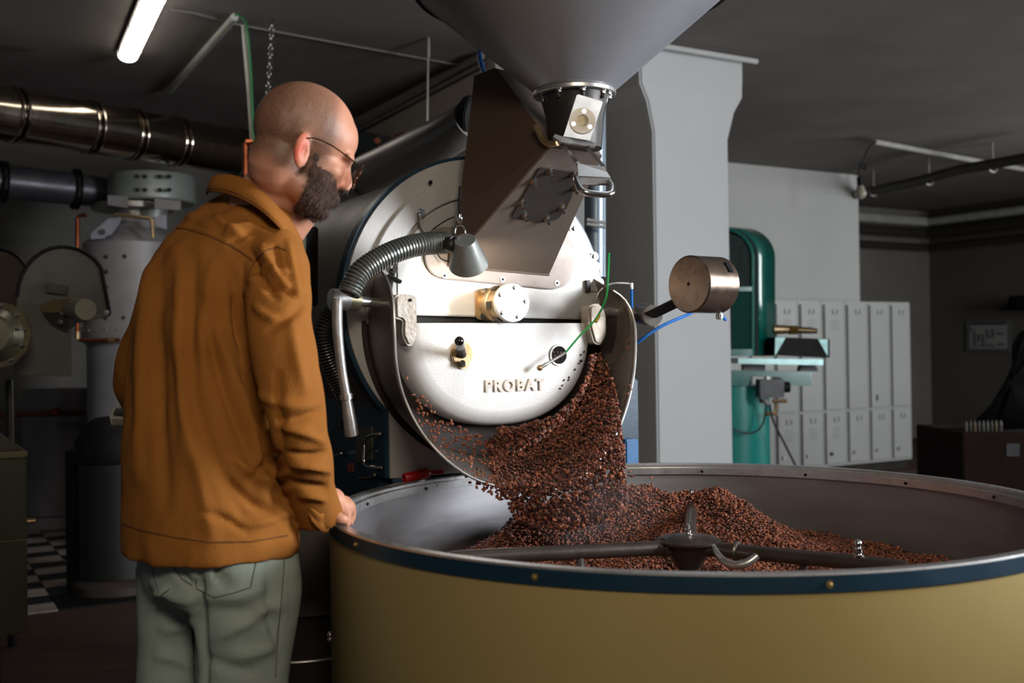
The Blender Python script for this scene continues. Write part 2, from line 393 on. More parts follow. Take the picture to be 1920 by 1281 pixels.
# a second sparse layer on top breaks the surface up
k2 = rng.random(len(gx)) < 0.22
P1b = P1[k2]+np.stack([rng.uniform(-.003, .003, k2.sum()), rng.uniform(-.003, .003, k2.sum()), rng.uniform(.003, .005, k2.sum())], 1)
PP = np.vstack([P1, P1b]); n = len(PP)
nr, na = 40, 120
bv = []; bf = []
for i in range(nr+1):
    r = (TR-.034)*i/nr
    for j in range(na):
        a = 2*math.pi*j/na; bv.append((TX+r*math.cos(a), TY+r*math.sin(a), 0))
bv = np.array(bv); bv[:, 2] = bean_z(bv[:, 0], bv[:, 1])-.003
for i in range(nr):
    for j in range(na): bf.append((i*na+j, i*na+(j+1) % na, (i+1)*na+(j+1) % na, (i+1)*na+j))
pile = beans_mesh('coffee_beans', PP, flat_rot(n), rng.uniform(.85, 1.15, n), beanm, base=(bv, bf))
tag(pile, 'reddish brown roasted coffee beans heaped inside the cooling tray', 'coffee beans', kind='stuff')

# ------------------------------------------------------------------ stirring arms
arm_m = mat('stirrer_cast_iron', '5f5750', 0.34, 0.75, '4d4641', 14, 0.8, 0.04, 60)
HX = TC
stir = empty('stirrer', (TX, TY, 0.74), 'dark cast stirrer with three arms and round hub in the middle of the bean tray', 'stirrer')
MB().lathe(HX+Z*0.745, Z, [(.024, 0), (.024, .075), (.030, .08), (.052, .125), (.058, .131), (.072, .134), (.073, .139), (.066, .143), (.03, .150), (.012, .1515)], 48).build('hub', arm_m, stir, auto=30)
MB().lathe(HX+Z*0.894, Z, [(.010, 0), (.0105, .004), (.007, .006), (.0085, .010), (.0085, .014), (.005, .016), (.006, .020), (.003, .025)], 18).build('cap_nut', chrome, stir)
HZ = .868
for (ex, ey, ez), coll in ((at(838, 1047, 2.19), 0), (at(1700, 1064, 2.1), 1), (at(1297, 948, 2.94), 0)):
    e = V((ex, ey, ez)); s = V((TX, TY, HZ)); d = (e-s).normalized(); s1 = s+d*.04
    am = MB().tube([s1, s1+d*.03, s1+d*.2, e-d*.06, e], [.019, .0165, .0158, .0155, .013], 14)
    arm = am.build('arm', arm_m, stir)
    MB().torus(s1+d*.075 if coll else s1+d*.02, d, .0175, .0055, 24, 8).build('collar', arm_m, arm)
    dd = V((d.x, d.y, 0)).normalized(); sd = V((-dd.y, dd.x, 0))
    for t in (.22, .40):
        P = s1+d*(t)
        MB().tube([P, P-Z*.04+sd*.01, P-Z*.075+sd*.03], .008, 8).build('paddle_rod', arm_m, arm)
    q = {0: None}.get(coll)
    if coll: F = s1+(e-s1)*.78
    else: F = e-d*.02
    if coll or e.y > 2.7:
        MB().lathe(F+Z*.008, Z, [(.011, 0), (.0115, .008), (.008, .011), (.0105, .014), (.0105, .021), (.0065, .024), (.0085, .027), (.0085, .033), (.005, .038), (.001, .040)], 18).build('finial', chrome, arm)
MB().tube([at(1337, 1024, 2.33), at(1350, 1046, 2.25), at(1375, 1060, 2.21), at(1400, 1056, 2.2), at(1420, 1042, 2.2)], [.006, .008, .009, .009, .007], 10).build('curved_scraper', steel, stir)
# ------------------------------------------------------------------ the drum roaster
ro = empty('drum_roaster', (F0.x, F0.y, 0), 'large drum roaster with bright round steel front, shaded behind the man and above the tray', 'roaster')
bodym = mat('roaster_body_paint', '6a645d', 0.45, 0.25, '5c5650', 2.5, 0.9, 0.04, 40)
MB().lathe(FP(0, 0, -.03), -Nn, [(RD-.02, 0), (RD-.02, 1.35), (RD-.06, 1.38), (.05, 1.40)], 96).build('drum_body', bodym, ro, auto=30)
# front plate: disc with a straight-sided apron below
apL = uv(722, 752)[0]; apZ = 0.978-F0.z
def plate_outline(r, apl, apz, n=96):
    pts = []; a_s = math.acos(max(-1, min(1, apl/r)))
    a0 = -(math.pi-(math.pi-a_s)); a0 = -(a_s)            # angle (below) where x = apl
    a0 = a_s+0.0
    # go counter-clockwise from lower right corner
    a_start = -math.asin(min(1, (r*math.sin(math.acos(min(1, -apl/r))))/r)); 
    A0 = -math.acos(-apl/r); A1 = 2*math.pi-math.acos(apl/r)
    for i in range(n+1):
        a = A0+(A1-A0)*i/n; pts.append((r*math.cos(a), r*math.sin(a)))
    pts += [(apl, apz), (-apl, apz)]
    return pts
PO = plate_outline(RD, apL, apZ)
MB().prism([FP(u, v, -.008) for u, v in PO], B*.04).build('edge_band', bluep, ro, auto=25)
PI_ = plate_outline(RD-.010, apL+.012, apZ)
plo = MB().prism([FP(u, v, -.0085) for u, v in PI_], Nn*.0095).build('front_plate', plate, ro, auto=25)
def arcband(name, c, r0, r1, a0, a1, s0, s1, m, parent, n=40, bevel=.002, **k):
    a0, a1 = math.radians(a0), math.radians(a1); mb = MB(); P = []
    for i in range(n+1): a = a0+(a1-a0)*i/n; P.append((c[0]+r1*math.cos(a), c[1]+r1*math.sin(a)))
    for i in range(n, -1, -1): a = a0+(a1-a0)*i/n; P.append((c[0]+r0*math.cos(a), c[1]+r0*math.sin(a)))
    vs = [FP(u, v, s0) for u, v in P]+[FP(u, v, s1) for u, v in P]; N2 = len(P); fs = []
    for i in range(n):
        a, b = i, i+1; c2, d2 = N2-1-i, N2-2-i
        fs += [(a, b, d2, c2), (N2+a, N2+b, N2+d2, N2+c2)]
    for i in range(N2): fs.append((i, (i+1) % N2, N2+(i+1) % N2, N2+i))
    return mb.add(vs, fs).build(name, m, parent, bevel=bevel, **k)
# stepped rings on the upper half of the front
arcband('raised_ring', (0, 0), .298, .352, -2, 205, .001, .015, plate, ro, n=64)
arcband('raised_ring', (0, 0), .225, .284, 100, 205, .001, .017, plate, ro)
arcband('raised_ring', (0, 0), .225, .284, -5, 62, .001, .017, plate, ro)
for (r0, a0, a1) in ((.3235, 118, 170), (.256, 112, 160), (.256, 8, 44), (.3235, 6, 40)):
    arcband('slot', (0, 0), r0-.0016, r0+.0016, a0, a1, .0125 if r0 > .3 else .0175, .0129 if r0 > .3 else .0179, black, ro, bevel=0)
# middle white plate
def flatpoly(name, pts, s0, s1, m, parent, bevel=.003, **k):
    return MB().prism([FP(*uv(px, py, s1), s0) for px, py in pts], Nn*(s1-s0)).build(name, m, parent, bevel=bevel, **k)
def rounded(pts, r, n=6):   # round a px polygon's corners
    out = []; N_ = len(pts)
    for i in range(N_):
        p0, p1, p2 = V((*pts[i-1], 0)), V((*pts[i], 0)), V((*pts[(i+1) % N_], 0)); a = (p0-p1); b = (p2-p1); rr = min(r, a.length*.45, b.length*.45)
        s = p1+a.normalized()*rr; e = p1+b.normalized()*rr
        for k in range(n+1): t = k/n; q = s*(1-t)**2+p1*2*t*(1-t)+e*t*t; out.append((q.x, q.y))
    return out
flatpoly('middle_plate', rounded([(744, 470), (800, 440), (1080, 440), (1120, 495), (1128, 600), (744, 590)], 16), .001, .020, plate, ro)
flatpoly('chute_flange', rounded([(795, 425), (1078, 430), (1074, 546), (797, 519)], 46, 8), .020, .030, mat('warm_steel_flange', '80766f', .45, .4, '8b817a', 8), ro, bevel=.002)
for px, py in ((833, 517), (942, 524), (1044, 531)):
    P = on(px, py, .030); o = MB().cyl(P, P+Nn*.002, .008, n=16).build('flange_screw', steel, ro); MB().cyl(P+Nn*.002, P+Nn*.0028, .004, n=6).build('socket', black, o)
for px, py, s in ((789, 399, .02), (743, 455, .012), (738, 504, .02), (1078, 429, .02), (1115, 481, .012), (1118, 499, .012), (1125, 530, .012), (716, 483, .012)):
    hexbolt(on(px, py, s), Nn, .0085, .008).build('bolt', chrome, ro)
for px, py in ((740, 438), (1110, 470), (807, 342), (813, 365), (818, 362)):
    P = on(px, py, .013); MB().cyl(P, P+Nn*.0015, .006 if py < 400 else .003, n=12).build('hole', black if py < 400 else grey_m, ro)
# slotted latch strips
MB().tube([on(786, 403, .022), on(790, 425, .022), on(801, 441, .022)], .006, 6).build('latch', grey_m, ro)
MB().tube([on(728, 516, .022), on(752, 529, .022)], .005, 6).build('latch', dark_m, ro)
MB().box(on(1102, 537, .026), (.016, .036, .012), A*.98+Z*.05, Z, Nn).build('stop_block', dark_m, ro, bevel=.002)
MB().box(on(1115, 536, .022), (.045, .034, .006), A, Z, Nn).build('latch_plate', plate, ro, bevel=.002)
# dark gap under the middle plate
MB().box(FP((uv(780, 603)[0]+uv(1108, 612)[0])/2, uv(940, 602)[1], .004), (uv(1108, 610)[0]-uv(778, 603)[0], .034, .004), A, Z, Nn).build('door_gap', black, ro)
# ------------------------------------------------------------------ discharge door: half disc with rolled edge, standing proud
DT = .075; DS = .004+DT
DC = ((uv(757, 605, DS)[0]+uv(1113, 612, DS)[0])/2, uv(935, 606, DS)[1]); DR = (uv(1113, 612, DS)[0]-uv(757, 605, DS)[0])/2
DV = (DC[1]-uv(955, 798, DS)[1])/DR
MB().prism([FP(DC[0]+(DR+.085)*math.cos(math.radians(a)), DC[1]-.006+(DR+.085)*math.sin(math.radians(a)), .001) for a in range(178, 363, 4)], Nn*.004).build('drum_mouth', mat('dark_brown_steel', '2a201b', .6, .3, '1c1613', 9), ro)  # dark brown disc on the front plate behind the door
prof = [(1.0, 0), (1.0, .55), (.985, .75), (.955, .9), (.90, .985), (.84, 1.0)]
n = 56; vs = []; fs = []; 
for (k, h) in prof:
    for i in range(n+1):
        a = math.radians(180+180*i/n); se = (abs(math.cos(a))**2.35+abs(math.sin(a))**2.35)**(-1/2.35); vs.append(FP(DC[0]+DR*k*se*math.cos(a), DC[1]+DR*k*se*math.sin(a)*DV, .004+DT*h))
for j in range(len(prof)-1):
    for i in range(n): fs.append((j*(n+1)+i, j*(n+1)+i+1, (j+1)*(n+1)+i+1, (j+1)*(n+1)+i))
L0 = (len(prof)-1)*(n+1); fs.append(tuple(range(L0, L0+n+1)))
fs.append(tuple([j*(n+1) for j in range(len(prof))]+[j*(n+1)+n for j in range(len(prof)-1, -1, -1)])); fs.append(tuple(range(n, -1, -1)))
DS = .004+DT
door = MB().add(vs, fs).build('discharge_door', mat('cast_door_metal', 'cccbca', 0.45, 0.2, 'bdbab6', 7, 0.9, 0.07, 220), ro, auto=35)
cu = bpy.data.curves.new('lettering', 'FONT'); cu.body = 'PROBAT'; cu.size = .043; cu.extrude = .003; cu.offset = .0014; cu.space_character = 1.25; cu.bevel_depth = .0004
fo = bpy.data.objects.new('lettering_curve', cu); col.objects.link(fo)
dg = bpy.context.evaluated_depsgraph_get(); me = bpy.data.meshes.new_from_object(fo.evaluated_get(dg)); bpy.data.objects.remove(fo)
xs = [v.co.x for v in me.vertices]; ys = [v.co.y for v in me.vertices]
pl = on(909, 736, DS); pr = on(1020, 736, DS); sx = (pr-pl).dot(A)/(max(xs)-min(xs)); hgt = on(960, 713, DS).z-on(960, 736, DS).z; sy = hgt/(max(ys)-min(ys))
for v in me.vertices:
    v.co = (pl+A*((v.co.x-min(xs))*sx)+Z*((v.co.y-min(ys))*sy)+Nn*(v.co.z+.002))-wloc(door)-V((0, 0, 0))
lt = bpy.data.objects.new('lettering', me); col.objects.link(lt); lt.parent = door; me.materials.clear(); me.materials.append(mat('letter_metal', 'b5aca2', 0.5, 0.2)); lt['label'] = 'raised PROBAT lettering'
# sight glass and thermometer
P = on(1047, 666, DS); sg = MB().lathe(P, Nn, [(.030, 0), (.030, .004), (.025, .004), (.025, .001)], 32, cap=False).build('sight_glass', grey_m, door)
for i in range(22):
    a = random.random()*6.28; r_ = .022*math.sqrt(random.random()); q = P+(A*math.cos(a)+Z*math.sin(a))*r_+Nn*.0018; d = A*math.cos(a*7)+Z*math.sin(a*7)
    if i < 16: MB().ball(q, [.0045, .003, .0015], d, Nn.cross(d), Nn, 8, 5).build('bean', beanm if i < 8 else black, sg)
MB().lathe(P, Nn, [(.0005, .0015), (.0245, .0015)], 28, cap=False).build('pane', mat('dark_glass', '1a110e', .6, 0, spec=.1), sg)
a_, b_ = on(1012, 690, DS+.03), on(1060, 662, DS+.045)
pb_ = MB().tube([a_, a_+(b_-a_)*.25, a_+(b_-a_)*.32, b_], [.005, .0055, .0035, .0045], 10, spline=False).build('probe', steel, door)
MB().ball(a_, .0085, n=12, m=8).build('probe_tip', bronze, pb_)
greenc = mat('green_cable', '17a04a', .45)
MB().tube([b_, on(1085, 632, .15), on(1117, 598, .17), on(1136, 560, .14), on(1140, 520, .08), on(1142, 475, .02)], .0028, 8).build('probe_cable', greenc, ro)
MB().tube([on(1117, 604, .175), on(1124, 591, .168)], .0042, 8).build('cable_sleeve', mat('yellow_tape', 'b09a2a', .5), ro)
# lever knob with oval base
bp = rounded([(846, 660), (856, 640), (877, 640), (889, 660), (884, 678), (876, 692), (866, 692), (850, 678)], 9)
kb = flatpoly('knob_base', bp, DS, DS+.012, bronze, door, bevel=.003)
k0 = on(866, 664, DS+.01); k1 = on(861, 640, DS+.10)
kn = MB().cyl(k0, k0+(k1-k0)*.7, .0125, .0105, 20).build('lever', dark_m, door)
MB().cyl(k0+(k1-k0)*.66, k1, .0135, .0125, 20).ball(k1, .0128, n=16, m=10).build('knob', mat('black_bakelite', '0b0b0c', .12, coat=.6), kn)
P = on(868, 684, DS+.012); MB().cyl(P, P+(k1-k0).normalized()*.018, .0075, n=14).build('pin', dark_m, door)
# scattered broken beans on the door face
for i in range(46):
    t = random.random(); px, py = 1112-55*t+random.uniform(-22, 14), 668+85*t+random.uniform(-10, 8)
    if (px-935)**2+(py-605)**2 > 172**2: continue
    P = on(px, py, DS+.0015); a = random.random()*3.14; d = A*math.cos(a)+Z*math.sin(a)
    MB().ball(P, [.0042, .0022, .0018], d, Nn.cross(d), Nn, 8, 5).build('stuck_chaff', black, door)
# sampler cylinder
q = flatpoly('sampler_base', rounded([(893, 543), (935, 538), (937, 604), (893, 598)], 10), .02, .032, bronze, ro)
c0 = on(925, 571, .03); c1 = on(963, 576, .135); ax = Nn
cy = MB().lathe(c0, Nn, [(.046, 0), (.046, .03), (.051, .032), (.051, .045), (.047, .047), (.047, .095)], 40).build('sampler_cylinder', bronze, ro, auto=30)
MB().lathe(c0+Nn*.095, Nn, [(.047, 0), (.053, .001), (.053, .009), (.051, .012), (.04, .012)], 44).build('sampler_cap', plate, cy, auto=30)
for k in range(5):
    a = math.radians(78+72*k); hexbolt(c0+Nn*.107+(A*math.cos(a)+Z*math.sin(a))*.041, Nn, .0065, .006).build('bolt', chrome, cy)
for k in range(4):
    a = math.radians(125+k*60); P = c0+Nn*.062+(A*math.cos(a)+Z*math.sin(a))*.047
    MB().box(P, (.008, .018, .022), (P-c0-Nn*.062).normalized(), ((P-c0-Nn*.062).normalized()).cross(Nn), Nn).build('slot_recess', dark_m, cy)
hexbolt(on(911, 548, .034), Nn, .008, .008).build('bolt', chrome, ro); hexbolt(on(907, 593, .034), Nn, .007, .006).build('bolt', dark_m, ro)
# ------------------------------------------------------------------ discharge trough around the door
FE = [(716, 510, .10), (728, 530, .13), (737, 565, .16), (740, 620, .18), (743, 680, .21), (756, 740, .25), (784, 800, .29), (824, 850, .33), (878, 892, .355), (940, 914, .37),
      (1000, 921, .375), (1060, 912, .37), (1110, 878, .35), (1148, 828, .32), (1173, 770, .28), (1188, 705, .24), (1192, 640, .20), (1188, 595, .17), (1172, 562, .15), (1150, 545, .13)]
fe = [on(*p) for p in FE]
def resample(pts, n, smooth=3):
    P = []
    for i in range(len(pts)-1):
        p0, p1, p2, p3 = pts[max(i-1, 0)], pts[i], pts[i+1], pts[min(i+2, len(pts)-1)]
        for k in range(8):
            t = k/8; P.append(0.5*((2*p1)+(-p0+p2)*t+(2*p0-5*p1+4*p2-p3)*t*t+(-p0+3*p1-3*p2+p3)*t**3))
    P.append(pts[-1]); L_ = [0]
    for i in range(1, len(P)): L_.append(L_[-1]+(P[i]-P[i-1]).length)
    out = []; j = 0
    for k in range(n):
        t = L_[-1]*k/(n-1)
        while j < len(P)-2 and L_[j+1] < t: j += 1
        out.append(P[j].lerp(P[j+1], (t-L_[j])/max(1e-9, L_[j+1]-L_[j])))
    return out
NT = 72; fe = resample(fe, NT)
BR = .365
be = [FP(DC[0]+BR*math.cos(a), DC[1]+BR*math.sin(a), .004) for a in [math.radians(158+(382-158)*i/(NT-1)) for i in range(NT)]]
rows = 8; vs = []
for j in range(rows+1):
    t = j/rows
    for i in range(NT): vs.append(be[i].lerp(fe[i], t))
fs = [(j*NT+i, j*NT+i+1, (j+1)*NT+i+1, (j+1)*NT+i) for j in range(rows) for i in range(NT-1)]
troughm = mat('trough_steel', '6f6760', .4, .6, '5a524b', 5, .9, .05, 60)
tr = MB().add(vs, fs).build('discharge_trough', troughm, ro, auto=60); solid(tr, .004, 0)
trough_bvh = BVHTree.FromPolygons([tuple(v) for v in vs], fs)
MB().tube(fe, .0035, 8, spline=False).build('rolled_edge', steel, tr)
# hinge lugs either side of the door
lm = mat('hinge_cast_metal', 'a8a19a', .4, .6, '8f8273', 14, .9, .08, 90)
flatpoly('hinge_lug', rounded([(741, 551), (783, 553), (783, 630), (774, 650), (765, 648), (755, 628), (757, 600), (742, 598)], 12), DS-.02, DS+.035, lm, ro, bevel=.006)
flatpoly('hinge_lug', rounded([(1106, 572), (1124, 568), (1138, 585), (1139, 628), (1128, 648), (1116, 645), (1106, 610)], 12), DS-.02, DS+.03, lm, ro, bevel=.006)
P = on(769, 563, DS+.035); MB().cyl(P, P+Nn*.002, .0045, n=12).build('set_screw', black, ro)
# counterweight shaft, running across the front on both sides
sl = on(764, 575, DS+.005); shl = on(640, 561, DS+.03)
MB().cyl(sl, shl, .0125, n=20).build('shaft', steel, ro)
axl = (shl-sl).normalized()
MB().cyl(sl+axl*.145, sl+axl*.185, .026, n=28).build('bearing', mat('olive_brass', '6d6751', .4, .7), ro, bevel=.002)
MB().cyl(sl+axl*.185, sl+axl*.205, .022, n=10).build('shaft_nut', grey_m, ro, bevel=.002)
sr = on(1122, 583, DS+.005); shr = on(1205, 588, DS+.02); axr = (shr-sr).normalized()
MB().cyl(sr, shr+axr*.01, .0155, n=20).build('shaft', steel, ro)
MB().torus(sr+axr*.075, axr, .022, .005, 24, 8).torus(sr+axr*.088, axr, .026, .005, 24, 8).build('bearing', mat('olive_brass', '6d6751', .4, .7), ro)
# lever arm on the left: boss, tapering bar, sleeve and grip
lv = on(638, 562, DS+.045)
MB().cyl(lv+A*.022, lv-A*.026, .027, n=28).build('lever_boss', steel, ro, bevel=.004)
LW = lambda px, py: on(px, py, DS+.07)
la = MB().tube([LW(632, 560), LW(633, 620), LW(640, 690), LW(648, 738)], [.014, .013, .012, .0125], 12).build('lever_arm', mat('worn_lever_metal', 'b4b3b1', .38, .7, '8b8987', 20, .9, .06, 60), ro)
MB().cyl(LW(648, 738), LW(650, 750), .0165, n=20).build('lever_collar', steel, la, bevel=.002)
MB().tube([LW(650, 750), LW(656, 790), LW(660, 818)], [.0125, .0165, .0175], 18, spline=False).build('lever_grip', MATS['worn_lever_metal'], la, bevel=.002)
# right side: block arm and cylindrical counterweight
wm = mat('counterweight_steel', '8f8074', .26, .9, '6c5c51', 9, .9, .04, 30)
c0 = shr+axr*.0; w0 = at(1218, 592, 2.98); MB().cyl(shr-axr*.005, w0+axr*.01, .03, n=24).build('shaft_clamp', grey_m, ro, bevel=.003)
w1 = at(1295, 555, 2.86)
d = (w1-w0).normalized(); s_ = Nn; up = d.cross(s_).normalized()
MB().box((w0+w1)/2, ((w1-w0).length, .022, .036), d, s_, up).build('weight_bar', dark_m, ro, bevel=.002)
wc = at(1291, 533, 2.80); wa = (A*.93-Nn*.36)
wa = V((.80, .60, 0)).normalized()
cw = MB().lathe(wc, wa, [(.072, 0), (.076, .003), (.076, .112), (.072, .115)], 56).build('counterweight', wm, ro, auto=30)
MB().cyl(wc-wa*.0012, wc+wa*.003, .0045, n=12).build('centre_hole', black, cw)
rv = wa.cross(Z).normalized(); q = wc+wa*.095+(-Z*.0+rv*.0)
e1 = (rv*.62+Z*.70).normalized(); 
MB().box(wc+wa*.085+(rv*.74+Z*.5).normalized()*.0775, (.014, .032, .004), wa, (rv*.5-Z*.74).normalized(), (rv*.74+Z*.5).normalized()).build('slot', black, cw)
MB().cyl(wc+wa*.105-Z*.076+rv*.01, wc+wa*.105-Z*.092+rv*.012, .010, n=14).build('clamp_knob', chrome, cw, bevel=.002)
# little air line at top right of the trough
MB().tube([on(1118, 566, .05), on(1123, 549, .06), on(1138, 536, .07), on(1155, 531, .08), on(1180, 532, .08)], .0032, 8).build('air_line', steel, ro)
MB().tube([on(1184, 531, .08), on(1184, 542, .08)], .0055, 8, spline=False).build('air_elbow', steel, ro)
MB().tube([on(1184, 541, .08), on(1184, 600, .05), on(1180, 660, .0)], .0042, 8).build('air_hose', mat('blue_hose', '1a6cc0', .4), ro)
tag(MB().tube([at(1170, 660, 3.35), at(1195, 642, 3.3), at(1240, 612, 3.3), at(1290, 590, 3.35), at(1330, 572, 3.45), at(1360, 600, 3.6)], .0052, 8).build('air_hose', MATS['blue_hose']), 'blue air hose curving behind the round counterweight to the roaster', 'hose')
# ------------------------------------------------------------------ base cabinet
u0 = apL+.006
foot = [(u0, -.035), (u0+.04, -.035), (-.12, -.2), (.38, -.2), (.38, -1.25), (u0-.1, -1.25), (u0-.1, -.3), (u0, -.3)]
foot = [(u0, -.045), (u0+.03, -.045), (-.12, -.22), (.36, -.22), (.36, -1.25), (u0, -1.25)]
for (u, s) in foot: assert (V((FP(u, 0, s).x, FP(u, 0, s).y, 0))-TC).length > .79, (u, s)
ztop = at(690, 742, 2.8).z
MB().prism([V((FP(u, 0, s).x, FP(u, 0, s).y, 0)) for u, s in foot], Z*ztop).build('base_cabinet', bluep, ro, bevel=.004)
def sd(px, py, off=0): return onplane(px, py, FP(u0-off, 0, 0), A)
sdn = -A
P = sd(655, 790); 
sp = MB().prism([sd(671, 868, 0), sd(700, 862, 0), sd(700, 800, 0), sd(671, 803, 0)], sdn*.006).build('latch_strip', mat('grey_green_strip', '4a4b3f', .5, .4), ro)
MB().tube([sd(712, 813, 0), sd(711, 813, .035), sd(686, 822, .045), sd(683, 848, .045), sd(686, 873, .045), sd(712, 877, .035), sd(713, 877, 0)], .0055, 10).build('pull_handle', chrome, ro)
MB().tube([sd(672, 897, .01), sd(700, 895, .012), sd(702, 888, .012)], .004, 8).build('hook', mat('olive_brass', ''), ro) if 'olive_brass' in MATS else None
MB().prism([sd(640, 790, 0), sd(648, 790, 0), sd(648, 805, 0), sd(640, 805, 0)], sdn*.002).build('label_plate', black, ro)
MB().prism([sd(653, 869, 0), sd(663, 868, 0), sd(663, 884, 0), sd(653, 885, 0)], sdn*.002).build('warning_sticker', mat('red_sticker', '8a3a2c', .6), ro)
for px, py in ((626, 737), (690, 741), (706, 846), (712, 846), (690, 717)): MB().ball(sd(px, py, 0), .004, n=8, m=6).build('rivet', chrome, ro)
# blue hinged tag
MB().tube([sd(627, 856, .01), sd(640, 850, .012)], .003, 6).build('pin', steel, ro)
# right rear: blue motor housing and riser pipe behind the trough
MB().box(at(1158, 795, 3.55)+Z*0, (.09, .12, .30), A, B, Z).build('motor_housing', bluep, ro, bevel=.006)
MB().box(at(1172, 852, 3.4), (.05, .08, .10), A, B, Z).build('valve_box', mat('bright_blue_paint', '1d5f94', .45), ro, bevel=.004)
MB().cyl(at(1116, 190, 3.55), at(1116, 520, 3.55), .036, n=28).build('riser_pipe', mat('blue_grey_pipe', '6d7a86', .35, .5), ro)
for py in (412, 420): MB().tube([at(1100, py, 3.46), at(1134, py+6, 3.48)], .006, 8, spline=False).build('pipe_clip', steel, ro)
# ------------------------------------------------------------------ feed chute
top_s = .40
L0p = on(842, 500, .03); R0p = on(1029, 516, .03); L1p = on(1036, 272, top_s); R1p = on(1129, 292, top_s)
_fn = (R0p-L0p).cross(L1p-L0p).normalized(); R1p = onplane(1129, 292, L0p, _fn)
uL1 = (L1p-F0).dot(A); uL0 = (L0p-F0).dot(A)
def onu(px, py, u): return onplane(px, py, FP(u, 0, 0), A)
L2p = onu(930, 128, uL1); L3p = onu(893, 143, uL1-.02); L4p = onu(864, 396, uL0+.0); L5p = onu(888, 446, uL0)
w1_ = R1p-L1p; w0_ = R0p-L0p
ch = MB().add([L0p, R0p, R1p, L1p, L2p, L2p+w1_, L3p, L3p+w1_, L4p, L4p+w0_],
              [(0, 1, 2, 3), (3, 2, 5, 4), (4, 5, 7, 6), (6, 7, 9, 8), (8, 9, 1, 0), (0, 3, 4, 6, 8), (1, 9, 7, 5, 2)])
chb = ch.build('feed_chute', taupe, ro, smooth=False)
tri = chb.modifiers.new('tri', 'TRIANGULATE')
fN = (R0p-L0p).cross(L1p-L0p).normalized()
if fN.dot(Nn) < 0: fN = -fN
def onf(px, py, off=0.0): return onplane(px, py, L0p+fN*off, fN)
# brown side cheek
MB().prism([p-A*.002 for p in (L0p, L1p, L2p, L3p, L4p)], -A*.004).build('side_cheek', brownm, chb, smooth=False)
hp = rounded([(1011, 312), (1084, 322), (1070, 372), (1060, 392), (1045, 410), (1020, 416), (957, 407)], 8)
MB().prism([onf(px, py, .0) for px, py in hp], fN*.004).build('inspection_cover', mat('cover_paint', '443f3c', .5, .3), chb, bevel=.001)
for px, py in ((1031, 322), (1076, 327), (1001, 341), (1078, 353), (978, 381), (1054, 390), (984, 405), (1026, 411)):
    hexbolt(onf(px, py, .004), fN, .0075, .006, .012).build('stud', chrome, chb)
# weld line and opening frame at the bottom of the chute
MB().tube([L0p+Nn*.002, R0p+Nn*.002], .0025, 6, spline=False).build('weld_bead', taupe, chb)
# slide gate
gt = at
ga, gb, gc, gd = at(1049, 266, 2.52), at(1101, 277, 2.54), at(1127, 318, 2.47), at(1083, 312, 2.45)
fr = MB(); ge, gf = at(1083, 306, 2.44), at(1133, 314, 2.46)
gate = fr.tube([ga, ge], .006, 4, spline=False).tube([gb, gf], .006, 4, spline=False).tube([ga, gb], .004, 4, spline=False).build('slide_gate', steel, ro, smooth=False)
g3, g4 = at(1084, 330, 2.42), at(1144, 336, 2.44)
MB().strip([ge, gf], [g3, at(1145, 333, 2.44)]).build('gate_plate', steel, gate); 
MB().prism([ge, at(1133, 312, 2.46), at(1145, 334, 2.44), at(1140, 345, 2.44), at(1086, 345, 2.42), g3], V((0, .004, -.004))).build('gate_plate', steel, gate, bevel=.001)
MB().tube([at(1080, 335, 2.42), at(1083, 345, 2.40), at(1092, 358, 2.38), at(1110, 363, 2.38), at(1138, 365, 2.39), at(1147, 360, 2.4), at(1148, 350, 2.42), at(1143, 341, 2.44)], .0075, 12).build('gate_handle', chrome, gate)
# ------------------------------------------------------------------ hopper above
hp_ = empty('feed_hopper', at(1077, 178, 2.62), 'wide grey conical feed hopper hanging above the roaster chute', 'hopper')
HC = at(1077, 172, 2.62); hopm = mat('hopper_steel', '9a9ca2', .38, .5, '8f9197', 3, .8, .03, 60)
zt = at(1080, -14, 2.62).z-HC.z
MB().lathe(HC, Z, [(.098, 0), (.385, zt), (.385, zt+.05), (.38, zt+.05), (.38, zt+.002), (.094, 0)], 96, cap=False).build('cone', hopm, hp_, auto=30)
MB().lathe(HC+Z*(zt-.004), Z, [(.383, 0), (.392, 0), (.395, .004), (.395, .02), (.386, .022)], 96, cap=False).build('rim_band', black, hp_)
MB().lathe(HC-Z*.012, Z, [(.04, 0), (.100, 0), (.102, .002), (.102, .010), (.1, .012)], 64, cap=False).build('flange', steel, hp_, auto=30)
MB().lathe(HC-Z*.012, -Z, [(.085, 0), (.072, .05), (.066, .13)], 32).build('outlet', dark_m, hp_)
for a in (-160, -120, -80, -40, 0, 60, 120):
    a = math.radians(a); P = HC-Z*.012+V((math.cos(a), math.sin(a), 0))*.085; hexbolt(P, -Z, .007, .006, .012).build('stud', chrome, hp_)
bt = [at(1082, 176, 2.5), at(1131, 190, 2.5), at(1106, 265, 2.5), at(1056, 257, 2.5)]
nrm = (bt[1]-bt[0]).cross(bt[2]-bt[0]).normalized(); nrm = nrm if nrm.y < 0 else -nrm
brk = MB().prism(bt, -nrm*.006).build('sight_bracket', mat('bracket_blue_grey', '8f97a3', .35, .5), hp_, bevel=.002)
bc = onplane(1092, 227, bt[0], nrm)
MB().lathe(bc, nrm, [(.0303, 0), (.0303, .004), (.014, .004), (.014, .0005)], 36, cap=False).build('porthole_ring', grey_m, brk, auto=30)
MB().cyl(bc, bc+nrm*.0015, .0145, n=24).build('porthole_glass', mat('cream_sight', 'b4a480', .5, 0, '8e7c58', 60), brk)
for a in (80, 200, 320):
    a = math.radians(a); rx = CR*math.cos(a)+CU*math.sin(a); hexbolt(bc+rx*.0225+nrm*.004, nrm, .0035, .003).build('bolt', chrome, brk)
